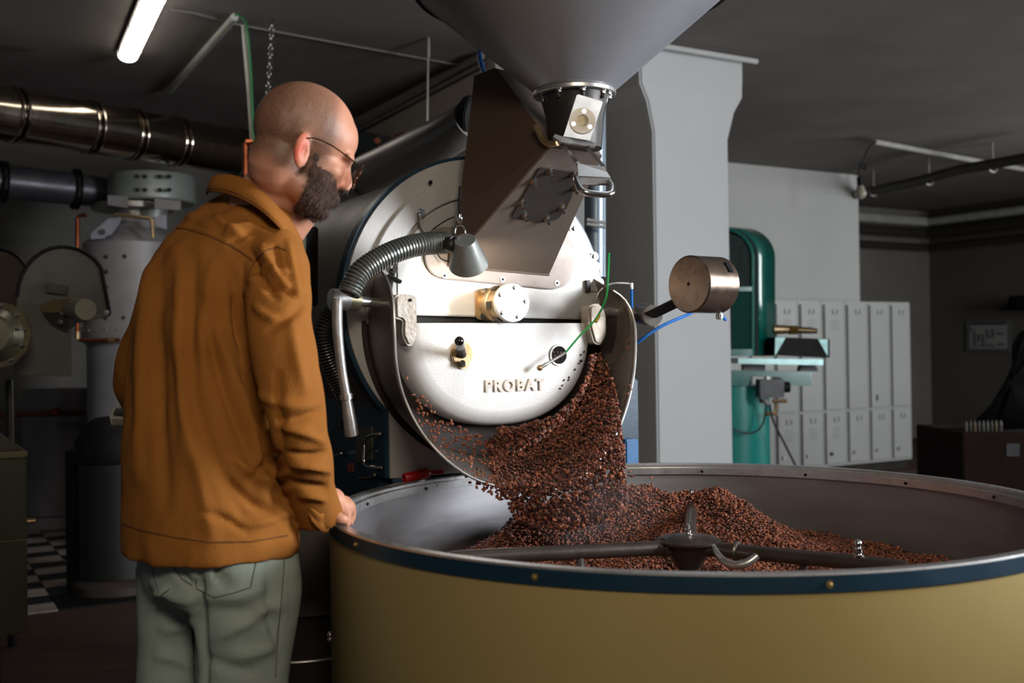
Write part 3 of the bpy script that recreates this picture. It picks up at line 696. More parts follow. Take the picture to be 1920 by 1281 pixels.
MB().prism([at(1040, 250, 2.50), at(1056, 256, 2.48), at(1106, 264, 2.5), at(1118, 268, 2.55), at(1116, 276, 2.53), at(1050, 266, 2.47), at(1036, 258, 2.5)], V((0, .02, 0))).build('bracket_foot', steel, brk, bevel=.002)
MB().tube([at(1005, 237, 2.62), at(1018, 262, 2.6), at(1030, 270, 2.58), at(1046, 268, 2.56)], .008, 8).build('support_rib', bronze, hp_)
# grey exhaust elbow behind the chute with black flange
ex = empty('exhaust_pipe', at(760, 290, 3.6), 'matt grey exhaust pipe sloping from the chute down behind the man', 'pipe')
exm = mat('exhaust_paint', '85807a', .38, .45, '797570', 3)
MB().tube([at(560, 390, 4.3), at(655, 340, 4.0), at(700, 322, 3.9), at(800, 274, 3.55), at(845, 250, 3.42), at(880, 226, 3.35)], [.074, .074, .074, .073, .068, .062], 32).build('pipe', exm, ex)
a_ = at(872, 218, 3.36); b_ = a_+V((.028, -.012, -.006))
MB().cyl(a_, b_, .066, n=14).build('flange', black, ex, bevel=.004)
MB().torus(at(690, 327, 3.93), at(800, 274, 3.55)-at(700, 322, 3.9), .078, .005, 32, 8).build('joint_band', black, ex)

# ------------------------------------------------------------------ flexible ducting (two lengths) and clip lamp
fl = empty('flexible_duct', at(745, 500, 2.7), 'ribbed grey flexible hose arching from the lever to the clip lamp', 'hose')
hm = mat('ribbed_hose', '7f8480', .3, .7, '6e7370', 20)
hp2 = [on(655, 548, .20), on(672, 515, .20), on(704, 490, .20), on(745, 470, .20), on(790, 458, .19), on(836, 455, .17)]
def ribbed(name, pts, R, m, parent, step=.0085, r=.0045):
    P = resample([V(p) for p in pts], 400); L_ = sum((P[i+1]-P[i]).length for i in range(399)); n = int(L_/step)
    core = MB().tube(P[::8]+[P[-1]], R-.003, 16, spline=False).build('core', black, parent)
    for i in range(n+1):
        j = min(398, int(i*399/n)); t = (P[j+1]-P[j]); MB().torus(P[j], t, R-.001, r, 24, 6).build(name, m, parent)
ribbed('rib', hp2, .0255, hm, fl)
f2 = empty('flexible_duct', at(615, 650, 2.9), 'thin grey spring-like hose hanging down behind the lever arm', 'hose')
ribbed('rib', [on(625, 585, -.0), on(607, 620, -.0), on(612, 660, -.0), on(632, 710, -.0), on(650, 745, .0)], .024, mat('ribbed_hose_dark', '4f5250', .3, .7), f2, .0075, .0028)
lp = empty('clip_lamp', at(875, 470, 2.75), 'small grey conical clip lamp hanging from a ring in front of the chute', 'lamp')
lt_, lb_ = on(872, 450, .25), on(879, 496, .205)
ax = (lb_-lt_).normalized()
hh = (lb_-lt_).length
lm_ = mat('lamp_shade_grey', '8d918e', .4, .5, '7d817e', 9)
sh = MB().lathe(lt_, ax, [(.0005, 0), (.026, 0), (.0275, .003), (.0505, hh), (.0485, hh), (.025, .005), (.0005, .005)], 48, cap=False).build('lamp_shade', lm_, lp, auto=30)
MB().ball(lt_+ax*(hh*.5), .014, n=14, m=10).build('bulb', emis('bulb_glow', 'ffe0b0', 3.0), lp)
rc = on(863, 436, .235)
MB().torus(rc, Nn*.9+A*.2, .018, .0022, 28, 8).build('ring', chrome, lp)
MB().tube([on(863, 420, .235), on(862, 410, .235), on(861, 402, .235)], [.004, .008, .0065], 12).build('hanger', chrome, lp)
MB().tube([on(861, 402, .235), on(860, 385, .22), on(862, 350, .18)], .0022, 6).build('wire', black, lp)
MB().ball(on(845, 460, .22), .016, n=14, m=10).cyl(on(836, 458, .19), on(852, 456, .22), .018, n=16).build('socket', dark_m, lp)
MB().tube([on(820, 474, .04), on(828, 486, .04), on(846, 491, .06), on(858, 488, .15)], .0018, 6).build('cord', black, lp)
sp_ = bpy.data.lights.new('clip_lamp_light', 'SPOT'); sp_.energy = 4.5; sp_.color = (1.0, .86, .68); sp_.spot_size = math.radians(130); sp_.spot_blend = .9; sp_.shadow_soft_size = .02
so = bpy.data.objects.new('clip_lamp_light', sp_); col.objects.link(so); so.location = lb_+ax*.004; so.rotation_euler = (ax*.6-Nn*.45+A*.25).to_track_quat('-Z', 'Y').to_euler()

# ------------------------------------------------------------------ flowing beans
def inpoly(x, y, P):
    c = np.zeros(len(x), bool); n = len(P); j = n-1
    for i in range(n):
        xi, yi = P[i]; xj, yj = P[j]; m_ = ((yi > y) != (yj > y)) & (x < (xj-xi)*(y-yi)/(yj-yi+1e-12)+xi); c ^= m_; j = i
    return c
dense = [(1108, 665), (1126, 662), (1148, 700), (1160, 750), (1164, 800), (1171, 850), (1174, 900), (1176, 945), (1150, 975), (1080, 992), (1010, 990), (965, 972), (945, 930), (930, 900), (918, 868), (915, 830), (935, 800), (965, 800), (1040, 780), (1080, 745), (1100, 705)]
def ray(px, py):
    return (CF + CR*((px-960)/FPX) + CU*(-(py-640.5)/FPX))
def flow(n, poly, lift):
    P = []
    x = rng.uniform(740, 1200, n*6); y = rng.uniform(640, 1000, n*6); k = inpoly(x, y, poly); x, y = x[k][:n], y[k][:n]
    for px, py in zip(x, y):
        d = ray(px, py).normalized(); hit = trough_bvh.ray_cast(CAM, d)
        tt = random.random()**.7
        if hit[0] is not None and py < 905:
            h = hit[0]; q = h-d*(.006+lift*tt*(0.35+0.65*min(1, max(0, (px-860)/160))))
        else:
            Dd = 2.60-.15*tt*(1-.3*abs(px-1060)/120)
            q = CAM+d*(Dd/d.y)
        P.append(q)
    return np.array([tuple(p) for p in P])
PF = flow(6600, dense, .075)
# keep clear of the door: drop beans that would sit inside its solid
def ok(p):
    q = V(p)-F0; u, v, s = q.dot(A), q.z, q.dot(Nn)
    return not (s < DS+.004 and math.hypot(u-DC[0], v-DC[1]) < DR*1.07 and v < DC[1]+.01)
PF = np.array([p for p in PF if ok(p)]); n = len(PF)
st = beans_mesh('falling_beans', PF, rand_rot(n), rng.uniform(.85, 1.15, n), beanm)
tag(st, 'thick stream of roasted beans pouring from the trough into the tray', 'coffee beans', kind='stuff')
# loose beans, each an object of its own
bm_ = bpy.data.meshes.new('loose_bean'); bm_.from_pydata(BV.tolist(), [], BF)
for p in bm_.polygons: p.use_smooth = True
ta = bm_.attributes.new('tone', 'FLOAT', 'POINT'); ta.data.foreach_set('value', np.full(len(BV), .8, np.float32)); bm_.materials.append(beanm)
sparse = [(762, 700), (790, 740), (830, 780), (900, 815), (940, 850), (960, 930), (930, 945), (880, 905), (835, 862), (800, 820), (775, 780)]
x = rng.uniform(750, 1000, 3000); y = rng.uniform(690, 960, 3000); k = inpoly(x, y, sparse)
pts = [(a, b) for a, b in zip(x[k], y[k]) if random.random() < (.25+.75*min(1, max(0, (a-760)/150)))][:275]
pts += [(1200+random.uniform(-20, 22), 905+random.uniform(-20, 20)) for _ in range(8)]+[(random.uniform(1165, 1185), random.uniform(640, 800)) for _ in range(6)]
Rr = rand_rot(len(pts)); q0_ = Quaternion()
for i, (px, py) in enumerate(pts):
    d = ray(px, py).normalized(); hit = trough_bvh.ray_cast(CAM, d)
    q = hit[0]-d*random.uniform(.006, .03) if hit[0] is not None else CAM+d*(2.55/d.y)
    if not ok(q): continue
    o = bpy.data.objects.new('loose_bean', bm_); col.objects.link(o); o.location = q; o.rotation_euler = Matrix(Rr[i].tolist()).to_euler()
    s = random.uniform(.9, 1.2); o.scale = (s, s, s)
    if px < 860 and py < 860: tag(o, 'single roasted bean tumbling on the steel trough left below the round door', 'coffee bean', 'loose beans left below the door')
    elif px < 1000: tag(o, 'single roasted bean bouncing over the trough lip left of the stream', 'coffee bean', 'loose beans by the trough lip')
    else: tag(o, 'single roasted bean flying off to the right of the pouring stream', 'coffee bean', 'loose beans right of the stream')
# ------------------------------------------------------------------ checkerboard tiles (pieces of the floor) and the black mat
t0 = V((at(111, 1146, 5.6).x, 0, 0)); 
def onfloor(px, py, z=0.0): return onplane(px, py, V((0, 0, z)), Z)
o_ = onfloor(111, 1146); TS = .205
tw = mat('white_floor_tile', '9b8f88', .45, 0, '847973', 9); tb = mat('black_floor_tile', '17171c', .4, 0, '1f1f24', 9)
tm = {}
for key, m in (('w', tw), ('b', tb)):
    bm = MB().box((0, 0, .003), (TS-.005, TS-.005, .006)); o = bm.build('tile', m, None, bevel=.0015); tm[key] = o.data; bpy.data.objects.remove(o)
for i in range(-5, 10):
    for j in range(0, 17):
        P = o_+A*(TS*(i+.5))+B*(TS*(j+.5))
        pp = P-CAM; sx = 960+FPX*pp.x/pp.y
        if sx < -40 or sx > 640 or P.y > 9.0: continue
        if i >= 0 and j < 2: continue
        o = bpy.data.objects.new('tile', tm['w' if (i+j) % 2 else 'b']); col.objects.link(o); o.parent = flo; o.location = P; o.rotation_euler = (0, 0, TH)
matp = [onfloor(111, 1146), onfloor(330, 1112), onfloor(300, 1075), onfloor(84, 1098)]
tag(MB().prism([p+Z*.001 for p in (o_, o_+A*1.5, o_+A*1.5+B*.40, o_+B*.40)], Z*.007).build('floor_mat', black, bevel=.002), 'black rubber mat on the floor beside the checkerboard tiles', 'mat')
# ------------------------------------------------------------------ fluorescent tube light on the ceiling
def onceil(px, py, dz=0.0): return onplane(px, py, V((0, 0, CEIL-dz)), Z)
fa, fb = onceil(240, 112, .06), onceil(318, -60, .06)
ft = empty('ceiling_light', ((fa+fb)/2+Z*.06).to_tuple(), 'bright white fluorescent batten light on the ceiling above the man', 'light')
d = (fb-fa).normalized(); s_ = V((-d.y, d.x, 0))
MB().box((fa+fb)/2+Z*.04, ((fb-fa).length+.06, .13, .03), d, s_, Z).build('housing', mat('light_housing', '8a8784', .5), ft, bevel=.008)
tbm = emis('fluorescent_glow', 'fff6ea', 9.0)
n = 24; prof = [fa+d*((fb-fa).length*k/8) for k in range(9)]
mb = MB(); vs = []; fs = []; ks = 14
for k, P in enumerate(prof):
    for i in range(ks+1):
        a = math.pi+math.pi*i/ks; vs.append(P+s_*(.058*math.cos(a))+Z*(.024+.040*math.sin(a)))
for k in range(8):
    for i in range(ks): fs.append((k*(ks+1)+i, k*(ks+1)+i+1, (k+1)*(ks+1)+i+1, (k+1)*(ks+1)+i))
fs.append(tuple(range(ks+1))); fs.append(tuple(8*(ks+1)+i for i in range(ks+1)))
MB().add(vs, fs).build('diffuser', tbm, ft)
for k in (.0, .3, .6): 
    for sg in (-1, 1): MB().box(fa+d*((fb-fa).length*k+.12)+s_*sg*.06+Z*.022, (.035, .008, .02), d, s_, Z).build('clip', steel, ft)
# ------------------------------------------------------------------ shiny ventilation duct under the ceiling
du = empty('ventilation_duct', at(200, 240, 7.0), 'shiny round metal ventilation duct running under the ceiling on the left', 'duct')
dm = mat('shiny_duct', 'a39888', .16, 1.0, '8b8073', 5, .9, .05, 9, rvar=.07)
dpts = [(-120, 192, 5.95), (0, 212, 6.15), (240, 252, 6.75), (330, 267, 7.05), (480, 292, 7.6), (560, 304, 7.9)]
P = [at(*p) for p in dpts]; rd = .158
a_, b_ = P[0], P[-1]; dd = (b_-a_)
segs = [0, .175, .36, .475, .60, .8, 1.0]
L_ = dd.length
for k in range(6):
    p, q = a_+dd*segs[k], a_+dd*segs[k+1]; 
    sgm = MB().lathe(p, dd, [(rd, .0), (rd, L_*(segs[k+1]-segs[k])-.012), (rd+.006, L_*(segs[k+1]-segs[k])-.01)], 56, cap=False).build('duct_section', dm, du, auto=30)
    MB().torus(q-dd.normalized()*.03, dd, rd+.002, .009, 48, 8).torus(q+dd.normalized()*.012, dd, rd+.002, .009, 48, 8).build('seam_ring', dm, sgm)
# smaller dark flanged pipe
dp = empty('flanged_pipe', at(90, 352, 7.2), 'dark horizontal pipe with black bolted flanges left of the tank', 'pipe')
pm_ = mat('dark_pipe', '4a4a50', .4, .5, '3d3d43', 6)
a_, b_, c_ = at(-40, 336, 7.0), at(142, 355, 7.35), at(205, 362, 7.5)
dd = (b_-a_).normalized()
MB().tube([a_, b_, c_], [.112, .112, .10], 36, spline=False).build('pipe', pm_, dp)
for f in (at(6, 341, 7.08), at(142, 355, 7.35)): MB().lathe(f-dd*.02, dd, [(.14, 0), (.145, .008), (.13, .012), (.13, .028), (.145, .032), (.14, .04)], 12).build('flange', black, dp, auto=20)
for k in range(10):
    P = a_.lerp(b_, (k+.5)/10); MB().ball(P-dd.cross(Z)*0+V((0, -.109, .02*math.sin(k*2.1))), .006, n=8, m=6).build('rivet', dark_m, dp)
# ------------------------------------------------------------------ tall tank with cap and bracket
TD = 7.4; tk = at(252, 660, TD); tcx, tcy = tk.x, tk.y; zt_ = lambda py: at(252, py, TD-.3).z
tn = empty('afterburner_tank', (tcx, tcy, 0), 'tall white riveted tank with flanged cap standing behind the man', 'tank')
tankm = mat('tank_white', '918e8f', .5, .2, '757273', 3, .9, .05, 30); tankd = mat('tank_grey', '55534f', .5, .3, '4b4946', 3)
R = .33; TCc = V((tcx, tcy, 0))
MB().lathe(TCc, Z, [(R-.02, 0), (R-.02, zt_(645)), (R, zt_(642)), (R+.01, zt_(630)), (R+.01, zt_(612)), (R, zt_(608)), (R, zt_(452)), (R-.01, zt_(448)), (.18, zt_(420)), (.15, zt_(400))], 56).build('shell', tankm, tn, auto=30)
MB().lathe(TCc, Z, [(.12, zt_(402)), (.12, zt_(385)), (.27, zt_(384)), (.27, zt_(374)), (.13, zt_(372)), (.13, zt_(360))], 48).build('neck', grey_m, tn, auto=30)
TC2 = V((at(285, 345, TD).x, tcy, 0))
MB().lathe(TC2, Z, [(.10, zt_(400)), (.11, zt_(372)), (.285, zt_(371)), (.292, zt_(368)), (.292, zt_(322)), (.285, zt_(318))], 56).build('cap_drum', mat('cap_grey_green', '8e948f', .45, .4, '7f8681', 5), tn, auto=30)
for px in (258, 272, 300, 318):
    for py in (331, 356):
        MB().cyl(at(px, py, TD-.2), at(px, py, TD-.305), .014, n=12).build('bolt', black, tn)
MB().prism([at(202, 366, TD-.33), at(238, 368, TD-.33), at(238, 390, TD-.33), at(202, 384, TD-.33)], V((0, .02, 0))).build('mounting_plate', tankm, tn)
MB().prism([at(290, 372, TD-.33), at(338, 377, TD-.33), at(338, 394, TD-.33), at(290, 392, TD-.33)], V((0, .02, 0))).build('mounting_plate', tankm, tn)
bl = MB().prism([at(170, 449, TD-.36), at(171, 438, TD-.36), at(203, 410, TD-.36), at(228, 407, TD-.36), at(222, 422, TD-.36), at(208, 440, TD-.36), at(200, 442, TD-.36), at(195, 447, TD-.36)], V((0, .012, 0))).build('bracket', mat('bracket_white', '9d9ca8', .4, .2), tn)
MB().cyl(at(192, 435, TD-.36), at(192, 435, TD-.37), .02, n=18).build('bolt', dark_m, bl)
MB().prism([at(288, 406, TD-.36), at(312, 403, TD-.36), at(312, 430, TD-.36), at(292, 424, TD-.36)], V((0, .012, 0))).build('bracket', MATS['bracket_white'], tn)
MB().tube([at(215, 402, TD-.38), at(280, 409, TD-.38), at(285, 412, TD-.38), at(287, 446, TD-.38)], .013, 8, spline=False).build('tie_rod', bronze, tn)
for k in range(14):
    a = math.radians(180+13*k); q = TCc+V((math.cos(a), math.sin(a), 0))*(R+.008)+Z*zt_(618); MB().ball(q, .009, n=8, m=6).build('rivet', chrome, tn)
for px, py in ((201, 482), (201, 510), (201, 539), (235, 481), (233, 596), (200, 596)):
    a = onplane(px, py, V((0, tcy-R*.93, 0)), V((0, 1, 0))); MB().ball(a-V((0, .012, 0)), .016, n=8, m=6).build('rivet', dark_m, tn)
# copper pipework
cp = empty('copper_pipe', at(147, 430, 7.0), 'thin copper pipe dropping behind the round grey cover plate', 'pipe')
MB().tube([at(162, 404, 7.0), at(150, 404, 7.0), at(145, 410, 7.0), at(145, 520, 7.0), at(145, 632, 7.0), at(150, 638, 7.0), at(225, 638, 7.0)], .0135, 10, spline=False).build('pipe', copper, cp)
for q, r_ in ((at(145, 622, 7.0), at(145, 636, 7.0)), (at(205, 638, 7.0), at(216, 638, 7.0))): MB().cyl(q, r_, .019, n=12).build('fitting', bronze, cp)
c2 = empty('copper_pipe', at(60, 776, 7.6), 'dark horizontal copper pipe low on the wall at far left', 'pipe')
MB().tube([at(-40, 779, 7.6), at(60, 776, 7.6), at(160, 774, 7.6)], .022, 10, spline=False).build('pipe', mat('dark_copper', '4e2a20', .45, .6), c2)
MB().cyl(at(98, 774, 7.6), at(112, 773, 7.6), .032, n=12).build('fitting', copper, c2)
c3 = empty('conduit_drop', at(470, 180, 5.6), 'white conduit with green cable dropping from the ceiling behind the head', 'conduit')
wc_ = mat('white_conduit', 'a3a39c', .5)
c_top = onceil(456, 44, .10)
MB().tube([at(457, 48, c_top.y), at(468, 180, c_top.y), at(476, 300, c_top.y)], .014, 10, spline=False).build('conduit', wc_, c3)
MB().tube([onceil(440, 28, .05), at(450, 30, c_top.y+.02), at(462, 50, c_top.y-.02), at(470, 130, c_top.y-.02), at(473, 200, c_top.y-.02), at(478, 300, c_top.y-.02)], .007, 8).build('green_cable', mat('dull_green_cable', '1d6b3a', .5), c3)
MB().tube([at(462, 268, c_top.y), at(480, 267, c_top.y)], .02, 8, spline=False).tube([at(460, 268, c_top.y), at(460, 330, c_top.y)], .016, 8, spline=False).build('copper_branch', copper, c3)
c4 = tag(MB().tube([onceil(440, 32, .03), onceil(318, 170, .03)], .022, 10, spline=False).build('ceiling_conduit', wc_), 'pale conduit fixed flat along the ceiling between lamp and duct', 'conduit')
for nm, pts, r_, m, lab in (('ceiling_cable', [(-10, 84), (70, 95)], .006, dark_m, 'thin cable line on the ceiling at the far left'),
        ('ceiling_cable', [(320, 18), (365, 25), (440, 45), (640, 82), (860, 122)], .007, mat('dim_cable', '6b6762', .7), 'long thin cable crossing the ceiling from lamp to hopper')):
    tag(MB().tube([onceil(x, y, .012) for x, y in pts], r_, 6, spline=False).build(nm, m), lab, 'cable')
# hanging rods and chain
for px, y0, y1, D_, lab, cat in ((803, 70, 246, 6.0, 'thin rod hanging from the ceiling left of the brown chute', 'rod'), (856, 130, 220, 6.3, 'short dark rod hanging close to the brown chute', 'rod')):
    c_ = onceil(px, y0); tag(MB().tube([V((c_.x, c_.y, CEIL)), at(px-2, y1, c_.y)], .0065, 8, spline=False).cyl(V((c_.x, c_.y, CEIL-.12)), V((c_.x, c_.y, CEIL-.01)), .012, n=8).build('hanging_rod', grey_m), lab, cat)
chn = empty('hanging_chain', onceil(510, 40), 'thin link chain hanging from the ceiling beside the white conduit', 'chain')
c_ = onceil(510, 30); pv = c_.y; 
for k in range(24):
    P = at(510-.35*k, 42+k*6, pv); MB().torus(P, V((1, 0, 0)) if k % 2 else V((0, 1, 0)), .011, .003, 10, 4).build('link', steel if k % 3 else dark_m, chn)
tag(MB().tube([at(905, 70, L3p.y+.12), at(899, 100, L3p.y+.08), at(905, 130, L3p.y+.04), at(910, 142, L3p.y-.01)], .007, 8).build('blue_hose', MATS['blue_hose']), 'dark blue hose running down behind the hopper into the brown chute', 'hose')
# conduit pair along the top of the left wall
def onwl(px, py, off): n_ = V((A.x, A.y, 0)); return onplane(px, py, q0-A*off, n_)
tag(MB().tube([onwl(905, 105, .03), onwl(665, 240, .03)], .022, 8, spline=False).tube([onwl(905, 120, .03), onwl(665, 249, .03)], .014, 8, spline=False).build('painted_conduit', mat('painted_conduit', '6f6a65', .6)), 'painted conduit running along the top edge of the left wall', 'conduit')
bx = empty('control_box', onwl(690, 270, .1), 'blue grey control box with orange button on the wall beside the glasses', 'control box')
Q = onwl(682, 285, .02)
MB().prism([onwl(660, 245, .12), onwl(708, 254, .12), onwl(690, 330, .12), onwl(650, 330, .12)], A*.10).build('housing', mat('box_blue_grey', '515a60', .5, .3), bx, bevel=.006)
MB().cyl(onwl(708, 264, .16), onwl(704, 264, .10), .022, n=14).build('orange_button', mat('orange_plastic', 'a8501c', .4), bx)
bc2 = empty('warning_beacon', onwl(756, 262, .12), 'small dark red dome beacon on the left wall above the exhaust pipe', 'beacon')
Q = onwl(756, 268, .12)
MB().lathe(Q-Z*.03, Z, [(.10, 0), (.10, .02), (.095, .03)], 28).build('base', dark_m, bc2)
MB().ball(Q, (.085, .085, .07), n=24, m=14).build('dome', mat('red_glass', '6a1d0c', .2, coat=.5), bc2)
# ------------------------------------------------------------------ second, darker roaster at the far left
r2 = empty('small_roaster', at(60, 600, 4.6)-Z*at(60, 600, 4.6).z, 'dim grey roaster at the far left with rounded cover plates', 'roaster')
gp = mat('dim_cover_paint', '4c4a45', .55, .25, '55524c', 4, .8, .04, 30)
def pl_(name, pts, D0, slope, th, m, parent, **k):
    P = [at(x, y, D0+slope*(x-100)/100) for x, y in pts]; return MB().prism(P, V((0, th, 0))).build(name, m, parent, **k)
cov = [(130, 706), (27, 703), (27, 600), (32, 556)]
for i in range(13): a = math.radians(178-i*11.9); cov.append((119+86*math.cos(a)*1.0, 555-93*math.sin(a)))
cov += [(204, 580), (205, 590), (199, 594), (140, 606), (129, 617)]
cp_ = pl_('cover_plate', cov, 4.7, .12, .03, gp, r2, bevel=.003, auto=25)
MB().tube([at(x, y, 4.69+.12*(x-100)/100) for x, y in cov[3:-3]], .008, 6, spline=False).build('edge_trim', black, cp_)
MB().prism([at(88, 530, 4.66), at(125, 536, 4.70), at(124, 553, 4.70), at(87, 548, 4.66)], V((0, .02, 0))).build('slot_window', dark_m, cp_)
cov2 = [(-30, 640), (-30, 480)]+[(-2+56*math.cos(math.radians(a)), 530-62*math.sin(math.radians(a))) for a in range(110, -1, -10)]+[(54, 600), (54, 640)]
q2 = pl_('rear_cover_plate', cov2, 4.95, .0, .03, mat('dim_brown_cover', '544a42', .55, .2), r2, auto=25)
MB().tube([at(x, y, 4.94) for x, y in cov2[2:-2]], .006, 6, spline=False).build('edge_trim', black, q2)
om = mat('tarnished_brass', '6f6650', .4, .7, '59523f', 10)
ctr = at(-12, 628, 4.35); rr_ = .142
oc = MB().lathe(ctr, V((-.25, 1, 0)), [(.06, -.0), (.142, -.0), (.142, .03), (.06, .03)], 12).build('flange_ring', om, r2, smooth=False, bevel=.003)
MB().lathe(ctr+V((.02, -.08, 0)), V((-.25, 1, 0)), [(.0005, 0), (.075, .003), (.085, .012), (.085, .03), (.115, .08)], 40).build('domed_cap', mat('dull_cap', '7f7c68', .4, .6), oc, auto=30)
for a in (10, 40, 75, -20, -55): 
    a = math.radians(a); MB().cyl(ctr+V((math.cos(a)*.125, -.012, math.sin(a)*.125)), ctr+V((math.cos(a)*.125, .01, math.sin(a)*.125)), .006, n=6).build('bolt', steel, oc)
k0 = at(128, 579, 4.58); kd = V((.55, -.8, 0)).normalized()
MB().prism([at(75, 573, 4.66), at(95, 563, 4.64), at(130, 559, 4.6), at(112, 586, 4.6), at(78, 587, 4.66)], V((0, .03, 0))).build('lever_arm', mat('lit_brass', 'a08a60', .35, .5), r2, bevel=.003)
MB().cyl(at(133, 578, 4.66), at(161, 581, 4.50), .045, n=36).build('cylinder_knob', mat('cylinder_grey', '8c8a7c', .35, .4, '94917f', 10), r2, bevel=.003)
MB().prism([at(80, 588, 4.66), at(112, 586, 4.62), at(132, 606, 4.64), at(126, 618, 4.66), at(96, 608, 4.66)], V((0, .03, 0))).build('hinge_plate', gp, r2, bevel=.003)
for px, py in ((113, 604), (116, 585), (200, 586)): hexbolt(at(px, py, 4.62), (0, -1, 0), .008, .006).build('bolt', steel, r2)
MB().box(V((at(20, 900, 4.9).x, 5.0, at(60, 705, 4.9).z/2)), (.5, .12, at(60, 705, 4.9).z)).build('stand', gp, r2) if False else None
MB().cyl(at(18, 712, 4.85), V((at(18, 712, 4.85).x, 4.85, 0)), .02, n=10).build('leg', dark_m, r2)
MB().cyl(at(-20, 712, 4.85), V((at(-20, 712, 4.85).x, 4.85, 0)), .02, n=10).build('leg', dark_m, r2)
# floor-standing cabinet in the lower left corner
cb = empty('metal_cabinet', V((at(0, 900, 3.6).x, 3.75, 0)), 'dark olive metal cabinet cut off by the lower left edge of the picture', 'cabinet')
cbm = mat('olive_cabinet', '302e23', .4, .3, '383626', 2.5, .8)
zc1, zc0 = at(50, 857, 3.5).z, at(50, 1188, 3.5).z; CX = at(51, 1000, 3.5); CX.z = 0
cc_ = CX-A*.25+B*.25
MB().box(cc_+Z*((zc1+zc0)/2), (.50, .5, zc1-zc0), A, B, Z).build('body', cbm, cb, bevel=.006)
MB().box(cc_+Z*(zc1+.010)-B*.004, (.506, .51, .022), A, B, Z).build('top', mat('olive_edge', '5f5c45', .4, .5), cb, bevel=.004)
MB().box(CX-A*.25-B*.002+Z*at(50, 1012, 3.5).z, (.49, .006, .004), A, B, Z).build('panel_seam', MATS['olive_edge'], cb)
MB().box(cc_-A*.03+Z*(zc0/2), (.40, .42, zc0), A, B, Z).build('plinth', black, cb)
MB().prism([CX-A*.5+Z*(zc1+.022), CX-A*.01+Z*(zc1+.022), CX-A*.05+Z*(zc1+.06), CX-A*.09+Z*(zc1+.085), CX-A*.5+Z*(zc1+.13)], B*.45).build('sloping_hood', cbm, cb, bevel=.004)
MB().tube([CX-A*.004+B*.06+Z*at(50, 983, 3.5).z, CX+A*.03+B*.06+Z*at(50, 983, 3.5).z], .009, 10, spline=False).build('brass_fitting', bronze, cb)
# pale round column and floor kerb behind
cyl_ = V((at(105, 900, 8.3).x, 8.3, 0)); 
tag(MB().lathe(cyl_, Z, [(.235, .10), (.24, .11), (.24, 1.05), (.235, 1.06)], 40).lathe(cyl_, Z, [(.27, 0), (.27, .095)], 40).build('pale_drum', mat('pale_grey_drum', '77767b', .6, 0, '6a696d', 3)), 'pale grey round drum standing on the tiles by the back wall', 'drum')
# black canister with grey lower half
cn = empty('black_canister', V((at(215, 1000, 5.9).x, 6.0, 0)), 'black rounded canister with dark grey body standing left of the jeans', 'canister')
cx = V((at(225, 1000, 6.0).x, 6.0, 0)); z_ = lambda py: at(225, py, 5.8).z
MB().lathe(cx, Z, [(.235, z_(870)), (.24, z_(866)), (.235, z_(830)), (.20, z_(802)), (.12, z_(786)), (.01, z_(782))], 40).build('lid', black, cn)
MB().lathe(cx, Z, [(.215, .09), (.215, z_(872)), (.225, z_(870))], 40).build('body', mat('canister_grey', '1c1b1a', .55, .1), cn)
MB().lathe(cx, Z, [(.25, 0), (.25, .05), (.2, .09)], 40).build('base', mat('canister_base', '3a302a', .7), cn)
MB().box(cx+V((-.27, .05, z_(850)/2)), (.06, .12, z_(850))).build('side_post', black, cn)
# white display unit peeking out left of the jacket
dv = empty('scale_display', at(225, 780, 4.4), 'small white scale display peeking out at the left edge of the jacket', 'display')
wh = mat('white_plastic', '9c998e', .45)
MB().prism([at(204, 779, 4.4), at(211, 762, 4.45), at(262, 762, 4.45), at(262, 800, 4.45), at(208, 800, 4.4)], V((0, .10, 0))).build('housing', wh, dv, bevel=.006)
MB().prism([at(212, 777, 4.395), at(217, 765, 4.43), at(258, 765, 4.43), at(258, 777, 4.395)], V((0, .008, 0))).build('screen', mat('grey_screen', '3c3f40', .2), dv)
MB().prism([at(210, 786, 4.39), at(258, 786, 4.39), at(258, 797, 4.39), at(212, 797, 4.39)], V((0, .01, 0))).build('keypad', mat('keypad_beige', '857f6c', .5), dv)
MB().cyl(at(262, 802, 4.5), V((at(300, 802, 4.5).x, 4.5, 0)), .02, n=12).build('pole', dark_m, dv)
# dust bin like drum between the man and the tray
gb = empty('dust_drum', V((-.55, 2.75, 0)), 'grey drum with dark lower half between the man and the tray', 'drum')
g0 = V((-.55, 2.75, 0)); zg = lambda py: at(590, py, 2.59).z
MB().lathe(g0, Z, [(.165, zg(1158)), (.169, zg(1156)), (.169, zg(985)), (.165, zg(982)), (.001, zg(980))], 48).build('upper_shell', mat('grey_shell', '5a5654', .5, .3, '524e4c', 3), gb)
MB().lathe(g0, Z, [(.158, 0), (.161, .02), (.161, zg(1161))], 48).build('lower_shell', mat('brown_shell', '2e2522', .5, .3), gb)
MB().torus(g0+Z*zg(1242), Z, .163, .004, 48, 6).build('hoop', steel, gb)
